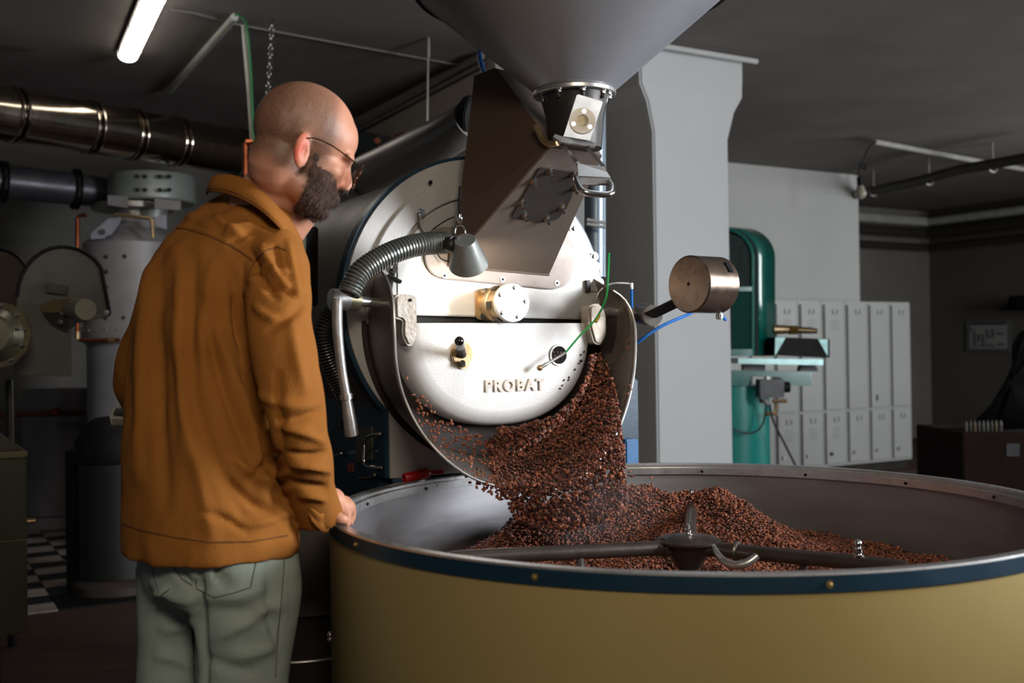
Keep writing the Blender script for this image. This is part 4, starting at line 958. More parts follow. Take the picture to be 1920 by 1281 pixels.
# monitor on an arm, behind the man's shoulder
mo = empty('monitor', at(575, 490, 2.85), 'black framed monitor partly hidden behind the shoulder of the jacket', 'monitor')
MB().prism([at(520, 423, 2.75), at(597, 425, 2.85), at(596, 573, 2.85), at(520, 580, 2.75)], V((-.01, .035, 0))).build('frame', black, mo, bevel=.004)
MB().prism([at(520, 438, 2.745), at(574, 438, 2.82), at(574, 560, 2.82), at(520, 560, 2.745)], V((0, -.002, 0))).build('screen', mat('grey_green_screen', '8b9184', .4), mo)
MB().tube([at(595, 402, 2.85), at(575, 412, 2.86), at(556, 424, 2.88)], .010, 8, spline=False).build('arm', black, mo)
MB().tube([at(556, 424, 2.88), at(552, 455, 2.92), at(560, 440, 3.1), FP(-.4, .12, -.45)], .010, 8, spline=False).build('arm', black, mo)

# ------------------------------------------------------------------ lockers at the far wall
lk = V((4.226, 11.3, 0)); lk = V((at(1708, 640, 11.3).x, 11.3, 0)); CW = .325; LH = at(1708, 567, 11.3).z; LZ0 = .10
lockm = mat('locker_paint', '9a9d9b', .5, .1, '929593', 1.5, .8); lockd = mat('locker_edge', '737574', .6)
zm = at(1640, 766, 11.05).z
labs = ['right end', 'second from the right', 'third from the right', 'fourth from the right', 'fifth from the right', 'sixth from the right', 'seventh from the right', 'left end, hidden by the green machine']
for i in range(8):
    p1 = lk-A*(CW*i); p0 = p1-A*CW; c = (p0+p1)/2
    e = empty('locker', c.to_tuple(), 'pale grey two door metal locker, %s of the row by the wall' % (labs[i] if i < 7 else 'left end'), 'locker', 'lockers by the far wall')
    fr = MB().box(c+B*.26+Z*(LH+LZ0)/2, (CW-.002, .50, LH-LZ0), A, B, Z).build('body', lockm, e, bevel=.003)
    MB().box(c+B*.28+Z*LZ0/2, (CW, .44, LZ0), A, B, Z).build('plinth', dark_m, e)
    for (z0, z1) in ((LZ0+.03, zm-.012), (zm+.012, LH-.035)):
        dr = MB().box(c-B*.001+Z*(z0+z1)/2, (CW-.05, .024, z1-z0), A, B, Z).build('door', lockm, e, bevel=.004)
        MB().tube([c-A*.03-B*.018+Z*(z1-.05), c-A*.03-B*.018+Z*(z1-.095), c+A*.03-B*.018+Z*(z1-.095), c+A*.03-B*.018+Z*(z1-.05)], .004, 4, spline=False).build('name_holder', lockd, dr)
        for q in range(4): 
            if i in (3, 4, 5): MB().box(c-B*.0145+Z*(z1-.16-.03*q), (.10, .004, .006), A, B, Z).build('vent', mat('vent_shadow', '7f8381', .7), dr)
        if z0 < .5: MB().cyl(c-A*.08-B*.012+Z*(z0+.10), c-A*.08-B*.03+Z*(z0+.10), .018, n=14).build('lock', dark_m if i in (3,) else steel, dr)
        elif i == 1: MB().box(c-A*.06-B*.016+Z*(z0+.10), (.016, .012, .06), A, B, Z).build('lock', dark_m, dr)
# ------------------------------------------------------------------ green sealing machine right of the pillar
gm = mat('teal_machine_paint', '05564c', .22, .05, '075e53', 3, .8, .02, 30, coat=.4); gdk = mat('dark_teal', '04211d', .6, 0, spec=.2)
GD = 7.5; GK = GD/5.9
ge_ = empty('green_machine', V((at(1420, 640, GD).x, GD, 0)), 'teal green industrial machine with curved guard standing behind the white pillar', 'machine')
def gpt(px, py, o=0): return at(px, py, GD+o)
arc = [(1352, 427), (1372, 427), (1395, 429)]+[(1396+56*math.sin(math.radians(a)), 484-55*math.cos(math.radians(a))) for a in range(10, 91, 10)]+[(1452, 560), (1452, 668), (1352, 668)]
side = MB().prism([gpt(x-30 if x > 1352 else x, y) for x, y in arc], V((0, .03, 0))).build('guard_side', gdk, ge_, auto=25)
o1 = [gpt(x-41, y, -.02) for x, y in arc[1:-1]]; o2 = [gpt(x, y, .0)+V((.0, .35, 0)) for x, y in arc[1:-1]]
o2 = [at(x, y, GD+.38) for x, y in arc[1:-1]]
hood = MB().strip(o1, o2).build('curved_guard', gm, ge_, auto=50); solid(hood, .012)
MB().tube([gpt(x-41, y, -.02) for x, y in arc[1:-1]], .010, 6, spline=False).build('guard_edge', gm, hood)
MB().prism([gpt(1352, 538, -.03), gpt(1410, 538, -.03), gpt(1410, 546, -.03), gpt(1352, 546, -.03)], V((0, .03, 0))).prism([gpt(1352, 655, -.03), gpt(1411, 655, -.03), gpt(1411, 668, -.03), gpt(1352, 668, -.03)], V((0, .03, 0))).build('frame_rail', gm, side)
mesh = MB()
for k in range(10): x = 1374+k*3.6; mesh.tube([gpt(x, 548, -.012), gpt(x, 654, -.012)], .0022, 4, spline=False)
for k in range(22): y = 550+k*4.9; mesh.tube([gpt(1372, y, -.014), gpt(1409, y, -.014)], .0022, 4, spline=False)
mo_ = mesh.build('wire_mesh', gm, side); mo_['kind'] = 'stuff'
MB().prism([gpt(1452, 666), gpt(1458, 632), gpt(1556, 636), gpt(1556, 671)], V((0, .30, 0))).build('hopper_box', black, ge_, bevel=.004)
MB().prism([gpt(1453, 668, -.006), gpt(1454, 633, -.006), gpt(1473, 633, -.006)], V((0, .006, 0))).build('gusset', mat('pale_teal_sheet', '7ba09d', .35, .3), ge_)
MB().prism([gpt(1534, 636, -.006), gpt(1552, 637, -.006), gpt(1552, 668, -.006)], V((0, .006, 0))).build('gusset', mat('pale_teal_sheet', '7ba09d', .35, .3), ge_)
MB().tube([gpt(1450, 618, .05), gpt(1475, 618, .05), gpt(1488, 619, .04)], [.036, .030, .030], 16, spline=False).build('valve_body', bronze, ge_)
MB().cyl(gpt(1480, 619, .03), gpt(1494, 619, .03), .036, n=6).build('hex_nut', mat('brass_nut', '9d824a', .3, .8), ge_)
MB().tube([gpt(1492, 619, .03), gpt(1520, 620, .02), gpt(1532, 621, .02)], [.024, .022, .017], 16, spline=False).build('handle', mat('handle_bronze', '6d5c40', .35, .7), ge_)
MB().prism([gpt(1384, 672, -.05), gpt(1544, 674, -.05), gpt(1544, 685, -.05), gpt(1384, 682, -.05)], V((0, .4, 0))).build('table_top', mat('pale_teal_top', '8fb3b0', .3, .3), ge_, bevel=.003)
MB().prism([gpt(1376, 695, -.02), gpt(1536, 697, -.02), gpt(1522, 700, -.02), gpt(1522, 724, -.02), gpt(1480, 724, -.02), gpt(1462, 707, -.02), gpt(1408, 706, -.02), gpt(1408, 724, -.02), gpt(1355, 724, -.02), gpt(1355, 696, -.02)], V((0, .3, 0))).build('support_shelf', gm, ge_, bevel=.003)
MB().prism([gpt(1504, 684, .1), gpt(1530, 684, .1), gpt(1534, 696, .1), gpt(1500, 696, .1)], V((0, .1, 0))).prism([gpt(1395, 683, .1), gpt(1435, 684, .1), gpt(1435, 695, .1), gpt(1395, 694, .1)], V((0, .1, 0))).build('bearing_block', dark_m, ge_)
MB().lathe(V((gpt(1395, 900).x, GD+.25, 0)), Z, [(.19*GK, 0), (.19*GK, gpt(1400, 724).z)], 28).build('column', mat('teal_column', '0b7a72', .35, 0, '0a726b', 3), ge_)
bxm = MB().prism([gpt(1425, 712, -.16), gpt(1471, 712, -.16), gpt(1471, 746, -.16), gpt(1425, 746, -.16)], V((0, .14, 0))).build('switch_box', mat('black_plastic', '141517', .4), ge_, bevel=.004)
MB().cyl(gpt(1470, 726, -.10), gpt(1480, 726, -.10), .038, n=20).build('round_knob', black, bxm)
MB().cyl(gpt(1438, 706, -.1), gpt(1438, 713, -.1), .02, n=12).tube([gpt(1432, 748, -.12), gpt(1440, 760, -.12)], .018, 8, spline=False).build('cable_gland', steel, bxm)
MB().tube([gpt(1424, 746, -.12), gpt(1428, 756, -.12)], .012, 8, spline=False).build('fitting', chrome, bxm)
MB().tube([gpt(1448, 752, -.1), gpt(1475, 752, -.1)], .014, 8, spline=False).tube([gpt(1436, 776, -.06), gpt(1454, 776, -.06), gpt(1456, 756, -.06)], .016, 8, spline=False).build('brass_tee', bronze, ge_)
MB().tube([gpt(1438, 758, -.13), gpt(1430, 795, -.12), gpt(1410, 812, -.1), gpt(1375, 806, -.08), gpt(1355, 790, -.05)], .006, 8).build('cable', dark_m, ge_)
MB().tube([gpt(1443, 757, -.13), gpt(1450, 790, -.13), gpt(1470, 830, -.12), gpt(1495, 880, -.1), gpt(1520, 930, -.1)], .008, 8).build('cable', dark_m, ge_)
# ------------------------------------------------------------------ hanging bulb and ceiling pipes on the right
ha = onceil(1640, 266, .06)
tag(MB().tube([ha, onceil(1800, 296, .06), onceil(1990, 330, .06)], .026, 10, spline=False).build('ceiling_conduit', wc_), 'straight white conduit under the ceiling beside the hanging bulb', 'conduit')
hb = empty('hanging_bulb', ha, 'bare light bulb hanging by a looped black cord from the white conduit', 'bulb')
D_ = ha.y
MB().tube([ha, at(1628, 280, D_), at(1618, 305, D_), at(1614, 312, D_), at(1622, 318, D_), at(1624, 312, D_), at(1616, 307, D_), at(1611, 315, D_), at(1611, 332, D_)], .008, 6).build('cord', black, hb)
MB().cyl(at(1612, 332, D_), at(1613, 350, D_), .028, n=14).build('lamp_holder', black, hb)
MB().lathe(at(1613, 349, D_), -Z, [(.03, 0), (.035, .02), (.055, .06), (.052, .085), (.03, .11), (.002, .118)], 20).build('glass', mat('frosted_bulb', 'a09c8c', .25), hb)
dpz = [(1600, 366, .30), (1720, 340, .30), (1800, 318, .30), (1990, 285, .30)]
pipe2 = empty('dark_ceiling_pipe', onceil(1750, 330, .3), 'dark pipe on short hangers under the right hand ceiling', 'pipe')
PP2 = [onceil(x, y, .22) for x, y, _ in dpz]
MB().tube(PP2, .05, 12, spline=False).build('pipe', mat('dark_brown_pipe', '2b2521', .6), pipe2)
for f in (.12, .42, .72):
    q = PP2[0].lerp(PP2[-1], f); MB().torus(q, PP2[-1]-PP2[0], .056, .01, 16, 6).cyl(q+Z*.05, V((q.x, q.y, CEIL)), .01, n=8).build('hanger', grey_m, pipe2)
for k, (zz, rr2, mm) in enumerate(((2.86, .07, 'dark_brown_pipe'), (3.02, .06, 'white_conduit'), (2.66, .05, 'dark_brown_pipe'))):
    e0 = G(1608, 14.3)-A*.6; e1 = G(1745, 15.1); e2 = cR-B*8
    nn_ = ['lower dark pipe', 'upper pale pipe', 'thin lowest pipe'][k]
    tag(MB().tube([V((e0.x, e0.y-.15, zz)), V((e1.x-.1, e1.y-.25, zz)), V((e2.x-.15, e2.y, zz))], rr2, 10, spline=False).build('high_pipe', MATS[mm]), nn_+' running along the top of the far right walls', 'pipe')
# ------------------------------------------------------------------ things along the right wall
def onwr(px, py, off=0): return onplane(px, py, cR-A*off, V((A.x, A.y, 0)))
sg = empty('floor_plan_sign', onwr(1853, 630, .02), 'framed escape plan sign on the dim right hand wall', 'sign')
MB().prism([onwr(1812, 602, .03), onwr(1893, 600, .03), onwr(1893, 659, .03), onwr(1812, 659, .03)], A*.03).build('frame', mat('sign_frame', '565b5a', .5), sg, bevel=.004)
MB().prism([onwr(1818, 608, .034), onwr(1888, 606, .034), onwr(1888, 654, .034), onwr(1818, 654, .034)], A*.004).build('sheet', mat('sign_sheet', '8d908e', .6), sg)
sk = mat('sign_ink', '33383a', .6)
q = MB(); P_ = lambda x, y: onwr(x, y, .037)
q.prism([P_(1818, 606), P_(1886, 604), P_(1886, 609), P_(1818, 610)], A*.002)
for pts in ([(1828, 622), (1828, 648), (1844, 648), (1844, 628), (1836, 628), (1836, 640)], [(1852, 618), (1852, 632), (1862, 632), (1862, 618), (1858, 618)], [(1870, 626), (1882, 626)], [(1870, 646), (1884, 646)], [(1850, 648), (1864, 648)]):
    q.tube([P_(x, y) for x, y in pts], .010, 4, spline=False)
q.cyl(P_(1826, 618), P_(1826.5, 618)-A*.004, .03, n=10); q.build('plan_lines', sk, sg)
cbx = empty('cardboard_box', V((at(1865, 860, 6.2).x, 6.4, 0)), 'dark brown cardboard carton on a stand at the right edge', 'box')
xl = at(1806, 812, 6.0).x; zb_ = at(1806, 812, 6.0).z
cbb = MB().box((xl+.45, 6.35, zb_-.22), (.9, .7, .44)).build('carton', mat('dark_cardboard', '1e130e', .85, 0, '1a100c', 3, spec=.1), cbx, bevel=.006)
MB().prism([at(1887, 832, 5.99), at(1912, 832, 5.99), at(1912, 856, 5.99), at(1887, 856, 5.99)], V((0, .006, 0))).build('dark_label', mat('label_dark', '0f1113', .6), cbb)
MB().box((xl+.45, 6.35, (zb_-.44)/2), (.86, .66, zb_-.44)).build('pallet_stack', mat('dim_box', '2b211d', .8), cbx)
for k in range(9):
    x = 1812+k*8; cc = ['6b6350', '3c4038', '7a6b3c', '4b3a34', '59604f'][k % 5]
    P = at(x, 812, 6.1)
    tag(MB().lathe(V((P.x, 6.1, zb_)), Z, [(.010, 0), (.011, .03), (.011, .045), (.006, .055), (.005, .06)], 12).build('small_bottle', mat('bottle_%s' % cc, ''.join('%02x' % int(int(cc[q:q+2], 16)*.55) for q in (0, 2, 4)), .5)), ['dull olive', 'dark green', 'mustard', 'brown', 'grey green'][k % 5]+' small bottle on the carton, '+['leftmost of the row', 'second from the left', 'third from the left', 'fourth from the left', 'middle of the row', 'sixth from the left', 'seventh from the left', 'second from the right end', 'right end of the row'][k], 'bottle', 'small bottles on the carton')
# dark coat thrown over a rack, and a hat on a shelf
jm = mat('black_cloth', '0a0a0b', .9, 0, '0e0e10', 6, .8, .2, 40, spec=.05)
jk = [(1822, 795), (1850, 770), (1880, 720), (1896, 690), (1900, 660), (1896, 650), (1910, 622), (1935, 612), (1990, 625), (2000, 812), (1870, 812), (1828, 800)]
def lumpy(pts, D0, th, mm, name, lab, cat, par=None):
    n_ = len(pts); cx_ = sum(p[0] for p in pts)/n_; cy_ = sum(p[1] for p in pts)/n_; vs = []; fs = []
    P = []
    for i in range(n_):
        a_, b_ = pts[i], pts[(i+1) % n_]
        for t in (0, .33, .66): P.append((a_[0]*(1-t)+b_[0]*t, a_[1]*(1-t)+b_[1]*t))
    m_ = len(P); lev = [(1.0, 0), (.93, -.45), (.72, -.8), (.4, -1.0), (.1, -1.0)]
    for (k_, h_) in lev:
        for (x_, y_) in P: vs.append(at(cx_+(x_-cx_)*k_, cy_+(y_-cy_)*k_, D0+th*h_+.05*math.sin(x_*.13)*k_*(1-k_)*4))
    nf = len(vs)
    for (x_, y_) in P: vs.append(at(x_, y_, D0+.12))
    for j in range(len(lev)-1):
        for i in range(m_): fs.append((j*m_+i, j*m_+(i+1) % m_, (j+1)*m_+(i+1) % m_, (j+1)*m_+i))
    fs.append(tuple((len(lev)-1)*m_+i for i in range(m_))); fs.append(tuple(nf+i for i in range(m_)))
    for i in range(m_): fs.append((i, (i+1) % m_, nf+(i+1) % m_, nf+i))
    o = MB().add(vs, fs).build(name, mm, par); subs(o, 1); return tag(o, lab, cat) if lab else o
lumpy(jk, 6.35, .16, jm, 'dark_coat', 'black coat draped on the carton at the right edge', 'coat')
tag(MB().lathe(onwr(1912, 580, .25), Z, [(.25, 0), (.25, .01), (.14, .02), (.13, .14), (.11, .17), (.01, .18)], 28).build('black_hat', jm), 'black hat on the wall shelf above the coat', 'hat')
tag(MB().prism([onwr(1865, 574, .3), onwr(2000, 570, .3), onwr(2000, 577, .3), onwr(1865, 580, .3)], A*.3).build('hat_shelf', dark_m), 'dark narrow wall shelf carrying the black hat', 'shelf')
# red scoop lying behind the rim on the roaster ledge
rs = mat('red_plastic', 'a81318', .35)
sc_ = empty('red_scoop', on(790, 893, -.0), 'red plastic scoop lying on the ledge behind the tray rim', 'scoop')
z0 = apZ+F0.z-.035
P0, P1 = on(757, 897, .035), on(806, 886, .035)
MB().lathe(P0, P1-P0, [(.010, 0), (.012, .003), (.012, (P1-P0).length*.9), (.006, (P1-P0).length)], 28, cap=False).build('bowl', rs, sc_); 
solid(sc_.children[0], .002)
MB().tube([P1, on(830, 885, .035)], .005, 8, spline=False).build('handle', rs, sc_)
# ------------------------------------------------------------------ the man
MD = 2.14
def vec(a): return V(a)
def remesh(mb, voxel, smooth=6, fac=.5, extra=None):
    """closed overlapping shapes -> one continuous skin (numpy verts, face lists)"""
    o = mb.build('tmp_union', black, None, smooth=False); 
    md = o.modifiers.new('r', 'REMESH'); md.mode = 'VOXEL'; md.voxel_size = voxel
    if smooth: s = o.modifiers.new('s', 'SMOOTH'); s.iterations = smooth; s.factor = fac
    dg = bpy.context.evaluated_depsgraph_get(); dg.update(); ev = o.evaluated_get(dg); me = ev.to_mesh()
    n = len(me.vertices); va = np.empty(n*3); me.vertices.foreach_get('co', va); va = va.reshape(-1, 3)
    na_ = np.empty(n*3); me.vertices.foreach_get('normal', na_); na_ = na_.reshape(-1, 3)
    fs = [tuple(p.vertices) for p in me.polygons]; ev.to_mesh_clear(); bpy.data.objects.remove(o)
    return va, na_, fs
def mesh_obj(name, va, fs, m, parent, attr=None, label=None):
    me = bpy.data.meshes.new(name); me.from_pydata((va-np.array(wloc(parent) if parent else (0, 0, 0))).tolist(), [], fs)
    me.polygons.foreach_set('use_smooth', np.ones(len(me.polygons), bool))
    if attr is not None:
        for k, v in attr.items():
            a = me.attributes.new(k, 'FLOAT', 'POINT'); a.data.foreach_set('value', v.astype(np.float32))
    me.materials.append(m); me.update(); o = bpy.data.objects.new(name, me); col.objects.link(o); o.parent = parent
    if label: o['label'] = label
    return o
def ringloft(mb, rings, n=28, p=2.3):
    """rings: (centre, X half axis vec, Y half axis vec)"""
    vs = []; fs = []
    for (c, X, Y) in rings:
        for i in range(n):
            a = 2*math.pi*i/n; ca, sa = math.cos(a), math.sin(a)
            f = (abs(ca)**p+abs(sa)**p)**(-1/p); vs.append(V(c)+V(X)*ca*f+V(Y)*sa*f)
    for j in range(len(rings)-1):
        for i in range(n): fs.append((j*n+i, j*n+(i+1) % n, (j+1)*n+(i+1) % n, (j+1)*n+i))
    fs.append(tuple(range(n-1, -1, -1))); fs.append(tuple((len(rings)-1)*n+i for i in range(n)))
    return mb.add(vs, fs)
SH = V((.80, -.60, 0)); FW = V((.60, .80, 0))      # shoulder axis (towards his right) and facing direction
px_m = lambda D: D/FPX
def ring(pxl, pxr, py, D, dy=0.0, depth=.72, ext=1.0, tilt=0.0):
    c = at((pxl+pxr)/2, py, D); w_ = (pxr-pxl)/2*px_m(D)*ext
    # view half width = sqrt((a*.8)^2 + (b*.6)^2), b = depth*a
    a = w_/math.sqrt(.64+.36*depth*depth)
    return (c+FW*dy, SH*a+Z*tilt*a, FW*(a*depth))
man = empty('person', (at(400, 1000, MD).x, MD, 0), 'bearded person with shaved head, brown overshirt and jeans, hand on the tray rim', 'person')
# --- jacket -----------------------------------------------------------------
tor = MB()
rings = [ring(230, 556, 1034, 2.10, 0, .80, tilt=-.0), ring(228, 556, 1010, 2.10, 0, .80), ring(230, 550, 950, 2.10, 0, .80), ring(232, 538, 860, 2.10, 0, .79), ring(236, 524, 760, 2.11, 0, .78), ring(246, 512, 660, 2.12, 0, .76),
         ring(257, 508, 570, 2.13, .0, .74), ring(266, 520, 510, 2.14, .005, .72), ring(282, 534, 465, 2.15, .01, .68), ring(312, 540, 425, 2.16, .015, .62, tilt=-.03), ring(352, 535, 392, 2.17, .02, .60, tilt=-.07), ring(392, 535, 366, 2.18, .03, .66, tilt=-.10), ring(412, 528, 352, 2.18, .035, .72, tilt=-.1)]
ringloft(tor, rings, 40, 2.35)
# right sleeve
RA = [(506, 462, 2.10, .052), (522, 500, 2.06, .062), (524, 560, 2.02, .062), (527, 640, 1.99, .060), (540, 720, 1.97, .059), (553, 790, 1.97, .056), (568, 850, 2.00, .053), (582, 905, 2.04, .049), (594, 945, 2.07, .046), (602, 968, 2.09, .045)]
tor.tube([at(x, y, d) for x, y, d, r in RA], [r for *_, r in RA], 24)
LA = [(355, 465, 2.28, .055), (322, 520, 2.32, .056), (296, 600, 2.36, .052), (258, 685, 2.40, .050), (262, 740, 2.44, .048), (320, 810, 2.50, .045), (400, 860, 2.56, .042)]
tor.tube([at(x, y, d) for x, y, d, r in LA], [r for *_, r in LA], 20)
# pointed cuff tail
jv, jn, jf = remesh(tor, .0062, 5, .5)
# project each vertex to picture columns once, to place the folds the cloth really shows
def folds(va, na_, kind):
    out = np.zeros(len(va))
    rel = va-np.array(CAM); dep = rel@np.array(CF); X = 960+FPX*(rel@np.array(CR))/dep; Y = 640.5-FPX*(rel@np.array(CU))/dep
    def ridge(x0, y0, x1, y1, w_, h, taper=True, bow=0):
        dx, dy = x1-x0, y1-y0; L_ = math.hypot(dx, dy); t = ((X-x0)*dx+(Y-y0)*dy)/L_**2; s = (-(X-x0)*dy+(Y-y0)*dx)/L_-bow*np.sin(np.pi*np.clip(t, 0, 1))
        e = np.clip(t, 0, 1); m_ = np.exp(-((t-e)*L_/(w_*1.2))**2)
        if taper: m_ = m_*(np.sin(np.pi*np.clip(t*.9+.05, 0, 1))**.6)
        return h*np.exp(-(s/w_)**2)*m_
    front = (dep < 2.2)
    R = []
    if kind == 'jacket':
        R = [(275, 480, 262, 900, 13, .006, 4), (300, 470, 312, 960, 16, -.006, 8), (330, 470, 345, 860, 15, .006, -6), (365, 480, 352, 700, 12, -.005, 0), (400, 490, 385, 740, 14, .006, 10),
             (430, 500, 455, 720, 12, -.007, -8), (405, 620, 500, 960, 14, .007, -14), (380, 560, 470, 860, 12, -.006, 12), (350, 720, 480, 1000, 18, -.005, 10), (330, 600, 400, 1010, 16, .005, 10),
             (438, 560, 452, 640, 8, -.010, 0), (460, 700, 500, 860, 10, -.012, -6), (440, 860, 540, 920, 11, .008, 8), (430, 900, 530, 975, 10, -.008, 6), (380, 960, 470, 1000, 9, -.006, -4), (455, 985, 545, 960, 8, .006, 5),
             (470, 900, 520, 850, 8, -.008, -4), (500, 900, 545, 880, 8, .007, 3),
             # sleeve
             (470, 470, 520, 560, 9, -.009, 8), (492, 462, 540, 540, 8, .010, 6), (515, 460, 528, 520, 6, -.007, 0), (540, 455, 560, 560, 7, .006, 0), (470, 530, 540, 510, 8, .009, -14), (500, 545, 562, 560, 7, -.008, -8),
             (478, 570, 520, 600, 8, .007, 6), (500, 620, 575, 560, 10, -.006, 6), (485, 740, 590, 760, 10, .006, 10), (520, 790, 600, 770, 9, -.007, 5), (520, 800, 606, 830, 9, .008, -6), (540, 850, 612, 850, 8, -.009, 5),
             (545, 870, 618, 885, 8, .009, -5), (545, 905, 615, 915, 8, -.010, 4), (560, 930, 612, 940, 7, .007, -3), (520, 700, 530, 860, 9, -.006, 0), (545, 600, 572, 740, 12, .005, 4),
             # yoke / shoulder
             (400, 400, 470, 450, 9, .006, 5), (420, 440, 500, 425, 8, .006, -8), (430, 460, 480, 430, 7, -.006, 0), (460, 400, 520, 430, 9, -.005, 5), (340, 400, 420, 420, 12, .004, 4)]
    else:
        R = [(372, 1075, 378, 1290, 9, -.018, 0), (280, 1090, 365, 1130, 12, .006, 6), (285, 1140, 350, 1170, 10, -.007, -5), (290, 1120, 320, 1100, 8, .006, 0), (300, 1180, 370, 1160, 12, .006, 6), (385, 1120, 500, 1100, 14, .006, 8),
             (390, 1150, 520, 1170, 16, -.005, -10), (400, 1200, 530, 1130, 14, .006, 0), (380, 1230, 480, 1260, 12, -.005, 8), (290, 1230, 360, 1250, 12, .006, -6), (395, 1050, 430, 1100, 9, -.006, 5), (330, 1050, 372, 1110, 9, -.008, 8),
             (440, 1230, 520, 1210, 12, .006, 5), (280, 1030, 350, 1060, 9, .004, 0), (500, 1060, 530, 1240, 12, -.006, 6)]
    for (x0, y0, x1, y1, w_, h, bow) in R: out += np.where(front, 1, .0)*ridge(x0, y0, x1, y1, w_*.82, h*1.8, True, bow)
    return out, X, Y, dep
def nz3(va, s, seed=0.0, amp=1.0):
    return np.array([noise.noise(V((v[0]*s+seed, v[1]*s, v[2]*s*.6))) for v in va])*amp
dsp, JX, JY, JD = folds(jv, jn, 'jacket')
dsp += nz3(jv, 9.0, 3.1, .006)+nz3(jv, 22.0, 9.7, .0045)+np.where(JY > 975, 0, 0)
# hem band and open bottom flare
jv2 = jv+jn*dsp[:, None]
jacket_m = mat('brown_canvas', '96602a', .88, 0, '85521d', 5, .9, .18, 260, spec=.2)
# leave the bottom of the shirt: keep faces, jeans start inside
jk_ = mesh_obj('jacket', jv2, jf, jacket_m, man)
jbvh = BVHTree.FromPolygons([tuple(v) for v in jv2], jf)
def skin(bvh, pts, off=.0015):
    out = []
    for px, py in pts:
        d = ray(px, py).normalized(); h = bvh.ray_cast(CAM, d)
        if h[0] is not None: out.append(h[0]-d*off)
    return out
def dens(pts, k=6):
    o = []
    for i in range(len(pts)-1):
        for j in range(k): t = j/k; o.append((pts[i][0]*(1-t)+pts[i+1][0]*t, pts[i][1]*(1-t)+pts[i+1][1]*t))
    return o+[pts[-1]]
seam_m = mat('seam_brown', '764817', .9, 0, '5d3610', 20)
seam_l = mat('seam_light', 'a8702f', .9, 0, '99631f', 20)
for nm, pts, r_, mm in (('yoke_seam', [(296, 432), (322, 426), (350, 430), (385, 440), (420, 455), (450, 472), (474, 490)], .0018, seam_m),
        ('yoke_seam', [(300, 428), (350, 425), (388, 435), (424, 450), (474, 484)], .0014, seam_l),
        ('armhole_seam', [(538, 470), (520, 463), (500, 470), (484, 482), (472, 500), (460, 530), (457, 560)], .0018, seam_m),
        ('hem_seam', [(229, 982), (270, 996), (330, 1008), (400, 1017), (470, 1016), (540, 1004)], .0016, seam_m)):
    q = skin(jbvh, dens(pts), .0006)
    if len(q) > 2: MB().tube(q, r_, 6, spline=False).build(nm, mm, jk_)
# collar: folded band standing round the neck and lying on the shoulders
ctop = [(398, 338, 2.22), (402, 331, 2.17), (425, 329, 2.14), (455, 336, 2.115), (485, 356, 2.09), (515, 385, 2.08), (540, 412, 2.09), (556, 436, 2.12), (566, 455, 2.16)]
cbot = [(388, 366, 2.24), (391, 360, 2.16), (420, 362, 2.11), (450, 372, 2.075), (480, 388, 2.05), (505, 408, 2.04), (526, 430, 2.05), (548, 462, 2.07), (575, 487, 2.10)]
cin = [(410, 362, 2.23), (412, 356, 2.19), (432, 352, 2.16), (458, 358, 2.14), (485, 375, 2.12), (510, 400, 2.11), (532, 422, 2.12), (548, 440, 2.14), (560, 458, 2.17)]
def poly(pts): return resample([at(*p) for p in pts], 40)
T_, B_, I_ = poly(ctop), poly(cbot), poly(cin)
vs = B_+[b.lerp(t, .5)+V((0, -.004, .002)) for b, t in zip(B_, T_)]+[t+V((0, -.002, 0)) for t in T_]+[t+V((0, .006, .001)) for t in T_]+I_
fs = [(j*40+i, j*40+i+1, (j+1)*40+i+1, (j+1)*40+i) for j in range(4) for i in range(39)]
co = MB().add(vs, fs).build('collar', jacket_m, jk_, auto=70); solid(co, .0045, 0)
MB().tube([p+V((0, -.003, .003)) for p in [b.lerp(t, .10) for b, t in zip(B_, T_)]], .0012, 5, spline=False).build('collar_stitch', seam_m, jk_)
# cuff: open end with pointed tail
ce = [at(*p) for p in ((612, 916, 2.045), (625, 935, 2.05), (628, 955, 2.07), (622, 975, 2.07), (612, 1000, 2.06), (598, 992, 2.04), (583, 975, 2.03), (578, 950, 2.06), (590, 925, 2.10))]
cs = [at(*p) for p in ((600, 900, 2.02), (618, 915, 2.04), (622, 930, 2.08), (606, 962, 2.035), (590, 958, 2.02), (575, 945, 2.02), (562, 930, 2.02), (560, 910, 2.04), (575, 893, 2.06))]
n_ = len(ce); 
def loop(p, k=4):
    o = []
    N_ = len(p)
    for i in range(N_):
        p0, p1, p2, p3 = p[i-1], p[i], p[(i+1) % N_], p[(i+2) % N_]
        for j in range(k): t = j/k; o.append(0.5*((2*p1)+(-p0+p2)*t+(2*p0-5*p1+4*p2-p3)*t*t+(-p0+3*p1-3*p2+p3)*t**3))
    return o
ce, cs = loop(ce), loop(cs); n_ = len(ce)
rows_ = [[c.lerp(e, t) for c, e in zip(cs, ce)] for t in (0, .33, .66, 1)]
cf = MB().add(sum(rows_, []), [(j*n_+i, j*n_+(i+1) % n_, (j+1)*n_+(i+1) % n_, (j+1)*n_+i) for j in range(3) for i in range(n_)]).build('cuff', jacket_m, jk_, auto=80); solid(cf, .003, 0)
